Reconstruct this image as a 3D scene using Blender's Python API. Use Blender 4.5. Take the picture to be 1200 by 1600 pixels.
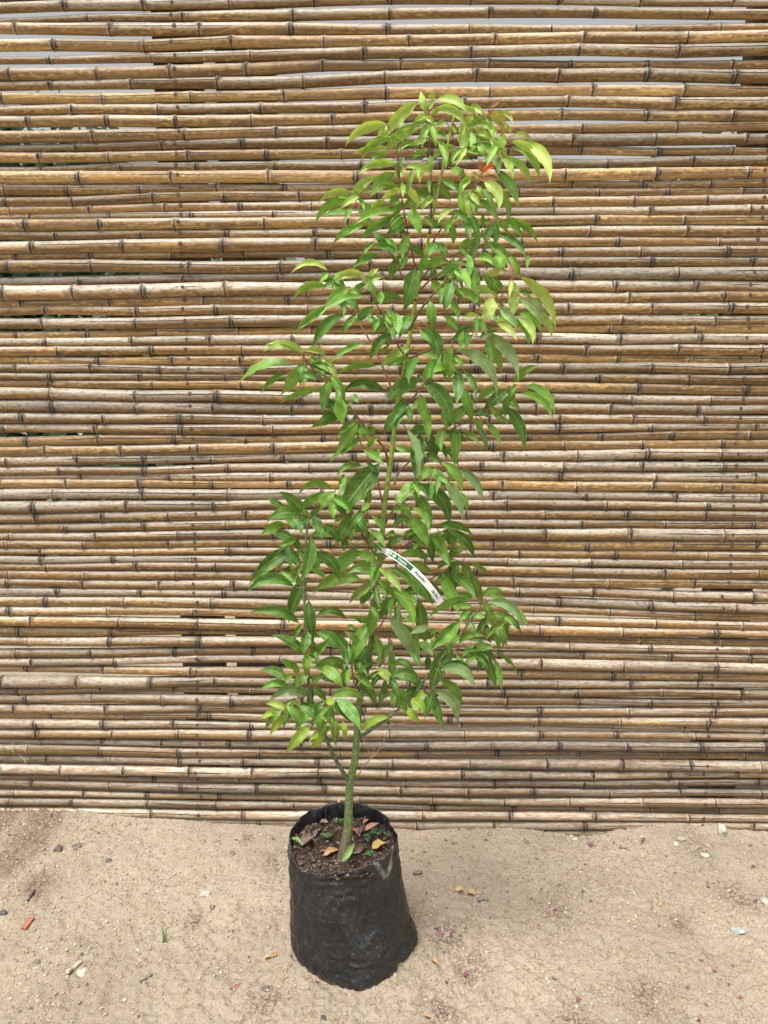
import bpy, math, random
import numpy as np
from mathutils import Vector, Matrix, noise as mnoise

random.seed(7); rng = np.random.default_rng(11)
scene = bpy.context.scene
for o in list(bpy.data.objects): bpy.data.objects.remove(o)
COL = scene.collection
R = math.radians

# ------------------------------------------------------------------ camera
W0, H0, FPX = 1200.0, 1600.0, 1209.0
CAM = np.array([0.0, 0.0, 1.5]); PITCH = R(10.3)
cd = bpy.data.cameras.new('camera'); cam = bpy.data.objects.new('camera', cd); COL.objects.link(cam)
cam.location = CAM; cam.rotation_euler = (R(90) - PITCH, 0, 0)
cd.sensor_fit = 'VERTICAL'; cd.sensor_height = 24.0; cd.sensor_width = 18.0
cd.lens = 24.0 * FPX / H0; cd.clip_start = 0.05; cd.clip_end = 500
scene.camera = cam
scene.render.resolution_x = 768; scene.render.resolution_y = 1024
# ------------------------------------------------------------------ world and sun (bright overcast)
SUN_EL, SUN_AZ = R(68), R(212)         # azimuth measured clockwise from +Y
w = bpy.data.worlds.new('World'); scene.world = w; w.use_nodes = True
nt = w.node_tree; nt.nodes.clear()
sky = nt.nodes.new('ShaderNodeTexSky'); sky.sky_type = 'NISHITA'; sky.sun_disc = False
sky.sun_elevation = SUN_EL; sky.sun_rotation = SUN_AZ; sky.air_density = 1.0; sky.dust_density = 5.0
hs = nt.nodes.new('ShaderNodeHueSaturation'); hs.inputs['Saturation'].default_value = 0.07
bg = nt.nodes.new('ShaderNodeBackground'); bg.inputs['Strength'].default_value = 0.067
ow = nt.nodes.new('ShaderNodeOutputWorld')
nt.links.new(sky.outputs[0], hs.inputs['Color']); nt.links.new(hs.outputs[0], bg.inputs[0]); nt.links.new(bg.outputs[0], ow.inputs[0])
sd = bpy.data.lights.new('sun', 'SUN'); sd.energy = 1.9; sd.angle = R(24); sd.color = (1.0, 0.965, 0.91)
sun = bpy.data.objects.new('sun', sd); COL.objects.link(sun)
sdir = Vector((math.sin(SUN_AZ) * math.cos(SUN_EL), math.cos(SUN_AZ) * math.cos(SUN_EL), math.sin(SUN_EL)))
sun.rotation_euler = sdir.to_track_quat('Z', 'Y').to_euler(); sun.location = (0, -3, 6)
scene.view_settings.view_transform = 'Standard'; scene.view_settings.look = 'None'
scene.view_settings.exposure = 1.30; scene.view_settings.gamma = 1.0

# ------------------------------------------------------------------ pixel helpers
cp, sp = math.cos(PITCH), math.sin(PITCH)
def ray(px, py):
    a = (px - W0 / 2) / FPX; b = (py - H0 / 2) / FPX
    return np.array([a, cp - b * sp, -sp - b * cp])
def at_depth(px, py, Y):
    d = ray(px, py); return CAM + d * (Y / d[1])
def on_ground(px, py, z=0.0):
    d = ray(px, py); return CAM + d * ((z - CAM[2]) / d[2])
YAW = math.tan(R(1.8)); FD = 2.385
def on_fence(px, py, off=0.0):                   # fence plane  y = FD - off - YAW*x
    d = ray(px, py); t = (FD - off) / (d[1] + YAW * d[0]); return CAM + d * t
def px_scale(P):                                  # metres per photograph pixel at P
    v = P - CAM; return (v[1] * cp - v[2] * sp) / FPX

# ------------------------------------------------------------------ object helpers
def tag(o, label=None, cat=None, group=None, kind=None):
    if label: o['label'] = label
    if cat: o['category'] = cat
    if group: o['group'] = group
    if kind: o['kind'] = kind
    return o
def empty(name, loc, **k):
    o = bpy.data.objects.new(name, None); COL.objects.link(o); o.location = loc; o.empty_display_size = .05
    return tag(o, **k)
def mesh_obj(name, verts, faces, mats, parent=None, smooth=True, attrs=None, uv=None, mi=None, loc=None):
    """verts world coords; attrs {name: array(nverts) or (nverts,3)}; uv per vertex."""
    v = np.asarray(verts, float).copy()
    if loc is not None: v = v - np.asarray(loc)
    elif parent is not None:
        q = parent
        while q is not None: v = v - np.array(q.location); q = q.parent
    me = bpy.data.meshes.new(name)
    me.from_pydata(v.tolist(), [], [tuple(int(i) for i in f) for f in faces])
    if not isinstance(mats, (list, tuple)): mats = [mats]
    for m in mats: me.materials.append(m)
    if smooth: me.polygons.foreach_set('use_smooth', [True] * len(me.polygons))
    if mi is not None: me.polygons.foreach_set('material_index', np.asarray(mi, dtype=np.int32))
    for k, a in (attrs or {}).items():
        a = np.asarray(a, float)
        if a.ndim == 1:
            at = me.attributes.new(k, 'FLOAT', 'POINT'); at.data.foreach_set('value', a)
        else:
            at = me.attributes.new(k, 'FLOAT_COLOR', 'POINT')
            at.data.foreach_set('color', np.hstack([a, np.ones((len(a), 1))]).ravel())
    if uv is not None:
        ul = me.uv_layers.new(name='UVMap'); li = np.empty(len(me.loops), dtype=np.int32)
        me.loops.foreach_get('vertex_index', li); ul.data.foreach_set('uv', np.asarray(uv, float)[li].ravel())
    me.update()
    o = bpy.data.objects.new(name, me); COL.objects.link(o)
    if loc is not None: o.location = loc
    if parent is not None: o.parent = parent
    return o
class MB:
    def __init__(s): s.v = []; s.f = []; s.mi = []; s.a = {}; s.n = 0
    def add(s, v, f, mi=0, **attrs):
        v = np.asarray(v, float); s.v.append(v)
        s.f += [tuple(i + s.n for i in q) for q in f]; s.mi += [mi] * len(f); s.n += len(v)
        for k, a in attrs.items():
            a = np.asarray(a, float)
            if a.ndim == 0: a = np.full(len(v), float(a))
            if a.ndim == 1 and k in ('col',): a = np.tile(a, (len(v), 1))
            s.a.setdefault(k, []).append(a)
    def build(s, name, mats, parent=None, **k):
        at = {q: np.concatenate(a) for q, a in s.a.items() if q != 'uv'}
        uv = np.concatenate(s.a['uv']) if 'uv' in s.a else None
        return mesh_obj(name, np.concatenate(s.v), s.f, mats, parent, attrs=at, uv=uv, mi=s.mi, **k)
def resample(P, n):
    P = np.asarray(P, float)
    if len(P) == 2: return P[0] + (P[1] - P[0]) * np.linspace(0, 1, n)[:, None]
    Q = np.vstack([2 * P[0] - P[1], P, 2 * P[-1] - P[-2]]); out = []
    m = len(P) - 1
    for u in np.linspace(0, m, n):
        i = min(int(u), m - 1); t = u - i
        a, b, c, d = Q[i], Q[i + 1], Q[i + 2], Q[i + 3]
        out.append(.5 * ((2 * b) + (-a + c) * t + (2 * a - 5 * b + 4 * c - d) * t * t + (-a + 3 * b - 3 * c + d) * t ** 3))
    return np.array(out)
def tube(P, r, seg=8, cap=True):
    P = np.asarray(P, float); n = len(P); r = np.broadcast_to(r, (n,))
    T = np.gradient(P, axis=0); T /= np.linalg.norm(T, axis=1)[:, None] + 1e-12
    up = np.array([0, 1, 0.]) if abs(T[0][1]) < .9 else np.array([1., 0, 0])
    V = []; 
    for i in range(n):
        up = up - T[i] * np.dot(up, T[i]); up /= np.linalg.norm(up)
        b = np.cross(T[i], up)
        for k in range(seg):
            a = 2 * math.pi * k / seg
            V.append(P[i] + r[i] * (math.cos(a) * up + math.sin(a) * b))
    F = [(i * seg + k, i * seg + (k + 1) % seg, (i + 1) * seg + (k + 1) % seg, (i + 1) * seg + k) for i in range(n - 1) for k in range(seg)]
    if cap: F += [tuple(range(seg))[::-1], tuple((n - 1) * seg + k for k in range(seg))]
    return np.array(V), F
def vnoise(P, s, seed=0.0, octv=1):
    P = np.atleast_2d(P); out = np.empty(len(P))
    for i, p in enumerate(P):
        v = Vector((p[0] * s + seed, p[1] * s - seed * 1.7, (p[2] if len(p) > 2 else 0) * s + seed * .3))
        out[i] = mnoise.noise(v) if octv == 1 else mnoise.fractal(v, 1.0, 2.0, octv)
    return out
def grid_noise(X, Y, cell, seed):
    """smooth value noise on arrays (numpy only), -1..1"""
    g = np.random.default_rng(seed).uniform(-1, 1, (256, 256))
    x = X / cell + 1000; y = Y / cell + 1000
    xi = np.floor(x).astype(int); yi = np.floor(y).astype(int); fx = x - xi; fy = y - yi
    fx = fx * fx * (3 - 2 * fx); fy = fy * fy * (3 - 2 * fy); xi %= 256; yi %= 256
    x1 = (xi + 1) % 256; y1 = (yi + 1) % 256
    return (g[xi, yi] * (1 - fx) + g[x1, yi] * fx) * (1 - fy) + (g[xi, y1] * (1 - fx) + g[x1, y1] * fx) * fy

# ------------------------------------------------------------------ material helpers
class NT:
    def __init__(s, name):
        s.m = bpy.data.materials.new(name); s.m.use_nodes = True; s.t = s.m.node_tree; s.t.nodes.clear()
        s.out = s.n('ShaderNodeOutputMaterial')
    def n(s, k, **p):
        x = s.t.nodes.new(k)
        for a, b in p.items(): setattr(x, a, b)
        return x
    def put(s, x, i, v):
        if v is None: return
        if isinstance(v, bpy.types.NodeSocket): s.t.links.new(v, x.inputs[i])
        elif isinstance(v, (tuple, list)) and len(v) == 3 and x.inputs[i].type == 'RGBA': x.inputs[i].default_value = (*v, 1)
        else: x.inputs[i].default_value = v
    def attr(s, name, out='Fac'): return s.n('ShaderNodeAttribute', attribute_name=name).outputs[out]
    def math(s, op, a, b=None, c=None, clamp=False):
        x = s.n('ShaderNodeMath', operation=op, use_clamp=clamp); s.put(x, 0, a); s.put(x, 1, b); s.put(x, 2, c); return x.outputs[0]
    def mul(s, a, b): return s.math('MULTIPLY', a, b)
    def add(s, a, b): return s.math('ADD', a, b)
    def ramp(s, v, lo, hi, a=0.0, b=1.0):
        x = s.n('ShaderNodeMapRange', interpolation_type='SMOOTHSTEP'); s.put(x, 0, v)
        for i, q in zip((1, 2, 3, 4), (lo, hi, a, b)): s.put(x, i, q)
        return x.outputs[0]
    def mix(s, f, a, b, mode='MIX'):
        x = s.n('ShaderNodeMix', data_type='RGBA', blend_type=mode); s.put(x, 0, f); s.put(x, 6, a); s.put(x, 7, b); return x.outputs[2]
    def xyz(s, a, b, c=0.0):
        x = s.n('ShaderNodeCombineXYZ'); s.put(x, 0, a); s.put(x, 1, b); s.put(x, 2, c); return x.outputs[0]
    def noise(s, vec, scale=1.0, detail=2.0, rough=.5, out='Fac'):
        x = s.n('ShaderNodeTexNoise'); s.put(x, 'Vector', vec); s.put(x, 'Scale', scale); s.put(x, 'Detail', detail); s.put(x, 'Roughness', rough); return x.outputs[out]
    def obj(s): return s.n('ShaderNodeTexCoord').outputs['Object']
    def bump(s, h, strength=.5, dist=.001, normal=None):
        x = s.n('ShaderNodeBump'); s.put(x, 'Strength', strength); s.put(x, 'Distance', dist); s.put(x, 'Height', h); s.put(x, 'Normal', normal); return x.outputs[0]
    def bsdf(s, color, rough=.6, normal=None, spec=.5, **k):
        x = s.n('ShaderNodeBsdfPrincipled'); s.put(x, 'Base Color', color); s.put(x, 'Roughness', rough); s.put(x, 'Specular IOR Level', spec); s.put(x, 'Normal', normal)
        for a, b in k.items(): s.put(x, a, b)
        return x.outputs[0]
    def done(s, sh): s.t.links.new(sh, s.out.inputs[0]); return s.m
def simple(name, col, rough=.7, nscale=60, amt=.35, bump=.3, spec=.4):
    t = NT(name); v = t.obj(); n = t.noise(v, nscale, 4, .6)
    c = t.mix(t.ramp(n, .3, .75), tuple(x * (1 - amt) for x in col), tuple(min(1, x * (1 + amt)) for x in col))
    return t.done(t.bsdf(c, rough, t.bump(n, bump, .002), spec))
def vcol_mat(name, rough=.6, nscale=80, amt=.25, bump=.3, transl=0.0, spec=.4):
    t = NT(name); v = t.obj(); n = t.noise(v, nscale, 4, .6); c = t.attr('col', 'Color')
    c2 = t.mix(t.ramp(n, .3, .75), t.mix(amt, c, (0, 0, 0)), t.mix(amt * .5, c, (1, 1, 1)))
    b = t.bsdf(c2, rough, t.bump(n, bump, .001), spec)
    if transl:
        tr = t.n('ShaderNodeBsdfTranslucent'); t.put(tr, 0, c2); mx = t.n('ShaderNodeMixShader'); t.put(mx, 0, transl)
        t.t.links.new(b, mx.inputs[1]); t.t.links.new(tr.outputs[0], mx.inputs[2]); b = mx.outputs[0]
    return t.done(b)

# ------------------------------------------------------------------ bamboo material
def bamboo_material():
    t = NT('weathered_bamboo')
    uvn = t.n('ShaderNodeUVMap', uv_map='UVMap'); sep = t.n('ShaderNodeSeparateXYZ'); t.t.links.new(uvn.outputs[0], sep.inputs[0])
    u, v = sep.outputs[0], sep.outputs[1]                     # metres along, radians round (0 = front, + = up)
    seed = t.attr('seed'); tone = t.attr('tone'); bri = t.attr('bright'); nd = t.attr('nd'); nr = t.attr('nrand'); ir = t.attr('irand')
    crk = t.attr('crk'); low = t.attr('low')
    s10 = t.mul(seed, 31.7)
    vr = t.mul(v, .013)
    streak = t.noise(t.xyz(t.mul(u, 9), t.mul(vr, 420), s10), 1, 4, .6)
    longn = t.noise(t.xyz(t.mul(u, 5), t.mul(vr, 70), t.add(s10, 7)), 1, 3, .55)
    mot = t.noise(t.xyz(t.mul(u, 55), t.mul(vr, 150), t.add(s10, 3)), 1, 4, .62)
    spot = t.noise(t.xyz(t.mul(u, 75), t.mul(vr, 240), t.add(s10, 13)), 1, 3, .6)
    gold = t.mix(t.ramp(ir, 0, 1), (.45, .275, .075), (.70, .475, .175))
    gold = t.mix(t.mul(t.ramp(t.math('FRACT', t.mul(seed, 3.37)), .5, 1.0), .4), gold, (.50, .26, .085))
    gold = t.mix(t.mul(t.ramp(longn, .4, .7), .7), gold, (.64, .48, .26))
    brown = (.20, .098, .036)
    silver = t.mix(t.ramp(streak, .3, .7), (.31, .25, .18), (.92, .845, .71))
    # weathered silver skin on the upper side, brightened to paint top light; boundary wanders
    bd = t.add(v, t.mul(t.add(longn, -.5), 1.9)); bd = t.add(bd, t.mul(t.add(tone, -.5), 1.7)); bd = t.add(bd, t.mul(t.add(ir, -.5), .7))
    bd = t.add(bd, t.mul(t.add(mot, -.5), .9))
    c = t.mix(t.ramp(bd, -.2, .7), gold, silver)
    # brown mottling along the waist and the underside
    waist = t.ramp(t.math('ABSOLUTE', t.add(bd, .35)), .05, .85, 1.0, .3)
    mm = t.mul(t.ramp(t.add(t.mul(mot, .55), t.mul(longn, .45)), .40, .52), waist)
    c = t.mix(t.mul(mm, .9), c, brown)
    c = t.mix(t.mul(t.ramp(streak, .47, .62), .62), c, (.15, .105, .07))
    sp_ = t.mul(t.ramp(spot, .54, .62), t.ramp(tone, .1, .9, .45, .6))
    c = t.mix(sp_, c, (.085, .06, .04))
    # peeled brown flakes low on the fence
    fl = t.mul(t.ramp(t.noise(t.xyz(t.mul(u, 16), t.mul(vr, 170), t.add(s10, 21)), 1, 4, .6), .52, .58), low)
    c = t.mix(t.mul(fl, .8), c, (.26, .125, .045))
    c = t.mix(t.mul(low, .2), c, (.36, .29, .21))
    # nodes: scar ring, fibrous collar, pale sheath line
    nda = t.math('ABSOLUTE', nd)
    wob = t.mul(t.add(t.noise(t.xyz(t.mul(u, 90), t.mul(v, 2.2), s10), 1, 3, .6), -.5), .010)
    nsh = t.add(nda, wob)
    halo = t.ramp(nda, .004, .05, .7, 0)
    c = t.mix(t.mul(halo, t.ramp(mot, .42, .6)), c, (.22, .15, .085))
    side = t.attr('nside'); rk = t.math('FRACT', t.mul(nr, 9.7)); sa = t.mul(t.add(nr, -.5), 2.2)
    blot = t.noise(t.xyz(t.mul(u, 150), t.mul(v, 2.0), s10), 1, 4, .7)
    dx = t.math('DIVIDE', t.add(t.mul(nda, side), -.0028), t.ramp(rk, 0, 1, .0045, .0105)); dv = t.mul(t.add(v, t.mul(sa, -1)), t.ramp(rk, 0, 1, 1.5, .8))
    dd = t.math('SQRT', t.add(t.mul(dx, dx), t.mul(dv, dv))); dd = t.add(dd, t.mul(t.add(blot, -.5), 2.2))
    knot = t.mul(t.mul(t.ramp(dd, .8, 1.35, 1, 0), t.ramp(nda, .013, .02, 1, 0)), t.ramp(nr, .05, .2))
    skirt = t.mul(t.ramp(t.add(nda, t.mul(blot, .006)), .003, .010, .75, 0), t.ramp(rk, .1, .9, .3, 1.0))
    c = t.mix(skirt, c, (.14, .105, .078))
    c = t.mix(t.mul(knot, .93), c, (.034, .026, .020))
    collar = knot
    ring = t.ramp(t.math('ABSOLUTE', t.add(nd, t.mul(wob, .15))), .0008, .0021, 1, 0)
    c = t.mix(t.mul(ring, .85), c, (.035, .026, .02))
    pale = t.ramp(t.math('ABSOLUTE', t.add(nd, t.add(-.0042, t.mul(nr, -.002)))), .0008, .0024, .3, 0)
    c = t.mix(pale, c, (.62, .52, .40))
    # long drying crack at v = 0.25
    cl = t.math('ABSOLUTE', t.add(t.add(v, -.25), t.mul(t.add(t.noise(t.xyz(t.mul(u, 4), s10, 0), 1, 2), -.5), .5)))
    ck = t.mul(t.ramp(cl, .045, .11, 1, 0), crk)
    c = t.mix(ck, c, (.012, .009, .007))
    c = t.mix(t.mul(t.ramp(longn, .55, .35), t.ramp(tone, .2, .8, .25, .6)), c, t.mix(.6, c, (.12, .088, .062)))
    c = t.mix(1.0, c, t.mul(bri, t.ramp(t.math('FRACT', t.mul(ir, 7.3)), 0, 1, .80, 1.12)), 'MULTIPLY')
    h = t.add(t.mul(streak, .5), t.mul(mot, .4)); h = t.add(h, t.mul(ck, -2.2)); h = t.add(h, t.mul(collar, .5)); h = t.add(h, t.mul(ring, -1.0))
    rough = t.ramp(streak, .2, .8, .36, .66)
    return t.done(t.bsdf(c, rough, t.bump(h, .75, .0011), .42))
M_BAMBOO = bamboo_material()
M_NAIL = simple('rusty_nail', (.085, .06, .048), .75, 400, .5, .5)
M_POST = simple('grey_post_wood', (.16, .125, .095), .85, 30, .4, .5)

# ------------------------------------------------------------------ measured poles: (top, bottom) in photo pixels at x = 75, 375, 880, 1125
PX = [75, 375, 880, 1125]
LT = [(2.5,21),(25,35.5),(36,55),(62,82),(88,101),(106,127),(129,143),(147,164),(166,180),(182,200),(206,224),(226,237),(239,254),(257,268),(269,288),(289,305),(307,321),(323,333),(335,342),(344,360),(362,374),(377,396),(397,406),(408,426),(431,445),(447,468),(470,479),(481,494),(497,513),(516,528),(529,541),(542,556),(558,568),(570,581),(582,594),(595,606),(607,624),(626,644),(646,661),(662,676),(681,696),(697,712),(713,727),(729,741),(742,749),(751,762),(764,779),(781,799),(801,815),(817,830),(832,843),(844,856),(857,866),(868,879),(879,890),(891,903),(905,917),(919,930),(932,945),(946,960),(961,977),(978,992),(994,1009),(1012,1026),(1028,1040),(1041,1051),(1054,1072),(1074,1083),(1085,1097),(1099,1113),(1113,1121),(1123,1137),(1138,1151),(1152,1161),(1163,1177),(1179,1190),(1192,1208),(1209,1217),(1219,1231),(1234,1244),(1246,1258),(1260,1273),(1275,1287),(1290,1303)]
M1 = [(-4,15),(16.5,34),(36,56.5),(59,78),(79.5,97),(99,119),(121,140),(143,160),(162,178),(179.5,198),(199.5,216),(218,233),(235,250),(252,266),(268,286),(287,298.5),(300,315),(316.5,328),(330,340.5),(342.5,358.5),(360,371),(373.5,391.5),(394,403.5),(408,426),(428,440),(442.5,462),(464,475.5),(478,493),(494,511.5),(513,523),(524,538),(540,553.5),(556,569),(571,583),(584.5,595.5),(597,610),(611,628),(630,645),(647,660),(662,676.5),(679,691),(692,707),(709.5,721),(724,736),(738,750),(752,762),(763.5,778),(780,795),(796,810),(811.5,825),(827,839.5),(842,853),(855,865.5),(867,876.5),(878,890),(892,904.5),(906,919.5),(921,931.5),(934,947),(949,961.5),(964.5,980),(982,991.5),(993,1008),(1010,1021),(1023,1036),(1040,1055),(1057,1070),(1072,1081.5),(1083,1098),(1100,1111),(1113,1124),(1126,1137),(1138.5,1153),(1155,1167),(1168,1181),(1183,1195),(1197,1212.5),(1214,1222),(1224,1239),(1239.5,1248.5),(1250,1262),(1263.5,1278),(1279,1290),(1291,1303)]
M2 = [(-8,7.5),(11,28.5),(37.5,52),(53,70.5),(72,91),(94,106),(107,128),(132,151),(153,170),(172,188),(193.5,208.5),(211,229),(231,244),(248,264),(265,283),(283.5,293),(294,307.5),(309,322.5),(325,336),(337,352),(355,370),(372,385.5),(387,401),(403.5,417),(418.5,436.5),(438,455),(457.5,472),(474,490.5),(493,507),(508.5,519),(520.5,535.5),(537,552),(553.5,566),(568,582),(583.5,596),(598,613),(615,628),(630,646),(648,660),(662,675),(676,687),(688.5,701),(703,718.5),(720,735),(737,750),(751,764.5),(766,779),(781,795),(796.5,809),(810,823),(825,841),(843,857),(858,870),(871.5,883),(885,899),(901,916),(918,932),(934,946),(947,959),(963,975),(976.5,991.5),(993,1001),(1003,1015),(1017,1027.5),(1029,1046),(1047,1059),(1061,1073),(1075.5,1087),(1089,1102),(1105,1117),(1119,1130),(1131,1138.5),(1141.5,1153.5),(1156.5,1172),(1173,1182),(1185,1201),(1203,1216),(1218.5,1229),(1231,1243),(1245,1257.5),(1259,1266),(1268,1281),(1282,1295),(1296.5,1309)]
RT = [(-3,11),(14,32),(36,49),(51,68),(70,90),(93,107.5),(109,131),(134,152),(153,172),(173,190),(192,206),(209,227),(231,243),(245,261),(263,279),(281,292),(293,304),(306,319),(321,336),(337.5,352),(353,369),(371,384),(386,401),(403,416),(417.5,437),(439,455),(457.5,472),(474,491),(492,506),(507.5,521),(522,537),(538,554),(556,566),(568,583),(585,600),(602,616),(618,631),(632.5,647),(648,660),(661,672.5),(674,686),(688,700),(702.5,718),(721,736),(738,752),(754,767),(769,782),(783,796),(798,811),(812.5,824),(826,842),(844,858),(860,872.5),(874,887),(889,903),(905,920),(923,939),(941,956),(957.5,968),(969,981),(983,996),(997,1007.5),(1009,1020),(1021,1032.5),(1034,1050),(1051,1062),(1064,1075),(1076,1089),(1091,1102.5),(1105,1117),(1119,1134),(1134,1144),(1145,1156),(1157,1172.5),(1174,1184),(1186,1203),(1204,1215),(1217,1228),(1231,1243),(1245,1259),(1261,1269),(1271,1282),(1284,1295),(1297,1309)]
NODEX = [104,140,30,88,82,22,82,10,117,48,5,122,65,68,130,111,118,143,50,44,90,55,30,20,128,14,37,75,72,30,77,95,50,30,84,80,85,86,43,13,48,77,16,98,130,4,89,58,62,106,20,12,68,68,77,18,15,93,75,22,55,36,50,30,54,47,10,33,47,28,84,59,62,70,50,77,4,112,55,27,20,90,30,60]
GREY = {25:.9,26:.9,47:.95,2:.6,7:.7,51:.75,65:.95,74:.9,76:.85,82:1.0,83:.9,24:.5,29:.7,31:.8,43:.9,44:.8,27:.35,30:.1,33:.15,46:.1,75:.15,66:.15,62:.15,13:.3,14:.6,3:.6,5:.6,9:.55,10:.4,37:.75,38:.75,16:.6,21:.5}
DARK = {25:.62,14:.8,12:.8,24:.85,62:.85,66:.85,69:.85,76:.75,74:.78,68:.85,78:.85,6:.9,34:.85,41:.95}
BRIGHT = {26:1.2,47:1.22,82:1.28,61:1.12,9:1.08,8:1.05,36:1.05,83:1.0}
N = len(M1); assert len(LT) == len(M2) == len(RT) == len(NODEX) == N, (len(LT), len(M1), len(M2), len(RT), len(NODEX))
T = np.array([LT, M1, M2, RT]).transpose(1, 0, 2).astype(float)    # pole, sample, (top,bottom)
# close hairline gaps between touching poles
for i in range(N - 1):
    for k in range(4):
        g = T[i + 1, k, 0] - T[i, k, 1]
        if g < 2.6:
            T[i, k, 1] += g / 2 + .5; T[i + 1, k, 0] -= g / 2 + .5
extra_top = []
for j in range(7):                                                  # rows just above the frame
    base = T[0] - 18.5 * (j + 1) + rng.normal(0, 1, (4, 1)); extra_top.append(base)
ALL = [(None, e) for e in extra_top[::-1]] + [(i + 1, T[i]) for i in range(N)]
fence = empty('bamboo_fence', (0, FD, 0), label='tall screen of weathered horizontal bamboo poles nailed to posts behind the potted tree', cat='fence')
XL, XR = -2.1, 2.1
def nail_px(row_y, side):
    if side == 0: return np.interp(row_y, [0, 400, 650, 800, 1000, 1290], [272, 287, 301, 307, 309, 314])
    return np.interp(row_y, [-100, 190, 250, 340, 408, 500, 620, 780, 850, 980, 1130, 1280], [1225, 1200, 1190, 1184, 1168, 1163, 1153, 1141, 1139, 1117, 1103, 1094])
SEG = 16
for pi_, (idx, tb) in enumerate(ALL):
    r_ = np.random.default_rng(500 + pi_)
    pts = []; rad = []
    for k in range(4):
        a = on_fence(PX[k], tb[k, 0], .012); b = on_fence(PX[k], tb[k, 1], .012)
        m = (a + b) / 2; e = math.atan2(abs(m[2] - CAM[2]), m[1])
        pts.append(m); rad.append(abs(a[2] - b[2]) * math.cos(e) / 2)
    pts = np.array(pts); rad = np.array(rad)
    xs = pts[:, 0]; sl0 = (pts[1, 2] - pts[0, 2]) / (xs[1] - xs[0]); sl1 = (pts[3, 2] - pts[2, 2]) / (xs[3] - xs[2])
    # ends drift gently
    ex = np.concatenate([[XL, xs[0] - .35], xs, [xs[3] + .35, XR]])
    ez = np.concatenate([[pts[0, 2] - sl0 * .25, pts[0, 2] - sl0 * .2], pts[:, 2], [pts[3, 2] + sl1 * .2, pts[3, 2] + sl1 * .25]])
    er = np.concatenate([[rad[0]] * 2, rad, [rad[3]] * 2])
    # nodes
    space = r_.uniform(.215, .30) * (1 if rad.mean() > .0125 else .95)
    x0 = on_fence(NODEX[(idx or r_.integers(1, N)) - 1], tb[0].mean())[0]
    nodes = [x0]; 
    while nodes[-1] < XR: nodes.append(nodes[-1] + space * r_.uniform(.9, 1.1))
    while nodes[0] > XL: nodes.insert(0, nodes[0] - space * r_.uniform(.9, 1.1))
    nodes = np.array(nodes)
    X = set(np.arange(XL, XR + .001, .03).tolist())
    for q in nodes:
        for dx in (-.018, -.011, -.006, -.0035, -.0015, 0, .0015, .0035, .006, .011, .018):
            if XL < q + dx < XR: X.add(q + dx)
    X = np.array(sorted(X)); X = X[np.concatenate([[True], np.diff(X) > .0006])]
    # smooth interpolation (cosine-free cubic through the samples)
    def smooth(xv, xk, yk):
        d = np.gradient(yk, xk); i = np.clip(np.searchsorted(xk, xv) - 1, 0, len(xk) - 2)
        h = xk[i + 1] - xk[i]; s = (xv - xk[i]) / h
        return (2*s**3-3*s**2+1)*yk[i] + (s**3-2*s**2+s)*h*d[i] + (-2*s**3+3*s**2)*yk[i+1] + (s**3-s**2)*h*d[i+1]
    Z = smooth(X, ex, ez); RR = np.interp(X, ex, er)
    ni = np.argmin(np.abs(X[:, None] - nodes[None, :]), axis=1); nd = X - nodes[ni]
    ki = np.searchsorted(nodes, X)                                   # internode index
    kink = np.concatenate([[0], r_.normal(0, .0009, len(nodes))])
    kn = np.interp(X, nodes, r_.normal(0, .0019, len(nodes)))        # slight zig-zag from node to node
    Z = Z + kn
    RR = RR * (1 + .09 * np.exp(-(nd / .0042) ** 2) + .035 * np.exp(-(nd / .014) ** 2) - .02)
    RR = RR * (1 + .018 * np.sin(X * 7 + r_.uniform(0, 6)))
    Yc = FD - YAW * X - RR + r_.normal(0, .0012)
    th = (np.arange(SEG) / SEG) * 2 * math.pi - math.pi              # seam at the back
    squash = 1 + .03 * np.sin(2 * th + r_.uniform(0, 6))
    nrand = r_.uniform(0, 1, len(nodes)); nrx = nrand[ni][:, None]
    knob = .16 * nrx * np.exp(-(nd[:, None] / .0065) ** 2)
    V = np.empty((len(X), SEG + 1, 3)); th1 = np.append(th, math.pi); sq1 = np.append(squash, squash[0])
    RQ = RR[:, None] * sq1 * (1 + knob * np.exp(-((th1[None, :] - (nrx - .5) * 2.2) / .55) ** 2))
    V[:, :, 0] = X[:, None]; V[:, :, 1] = Yc[:, None] - RQ * np.cos(th1); V[:, :, 2] = Z[:, None] + RQ * np.sin(th1)
    nx = len(X); S1 = SEG + 1
    ii = (np.arange(nx - 1)[:, None] * S1 + np.arange(SEG)[None, :]).ravel()
    F = np.stack([ii, ii + S1, ii + S1 + 1, ii + 1], 1)
    F = F.tolist() + [list(range(SEG)), [(nx - 1) * S1 + k for k in range(SEG)][::-1]]
    irand = r_.uniform(0, 1, len(nodes) + 2)
    # drying crack, passes the nails, ends at the nodes
    nx0 = on_fence(nail_px(tb[1].mean(), 0), tb[1].mean())[0]; nx1 = on_fence(nail_px(tb[3].mean(), 1), tb[3].mean())[0]
    crk = np.zeros(nx)
    for nxx in (nx0, nx1):
        pr = r_.uniform()
        if pr < .82:
            l1, l2 = r_.uniform(.015, .17, 2) if pr < .55 else r_.uniform(.1, .45, 2)
            crk = np.maximum(crk, np.clip(np.minimum((X - nxx + l1) / .05, (nxx + l2 - X) / .05), 0, 1))
    if r_.uniform() < .3:
        a0 = r_.uniform(-1.2, .8); crk = np.maximum(crk, np.clip(np.minimum((X - a0) / .05, (a0 + r_.uniform(.2, .7) - X) / .05), 0, 1) * .8)
    crk *= np.clip((np.abs(nd) - .001) / .006, 0.3, 1)
    tone = GREY.get(idx, float(np.clip(r_.normal(np.interp(tb[1].mean(), [0, 350, 1000, 1280], [.36, .45, .48, .68]), .22), .05, .95)))
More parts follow.
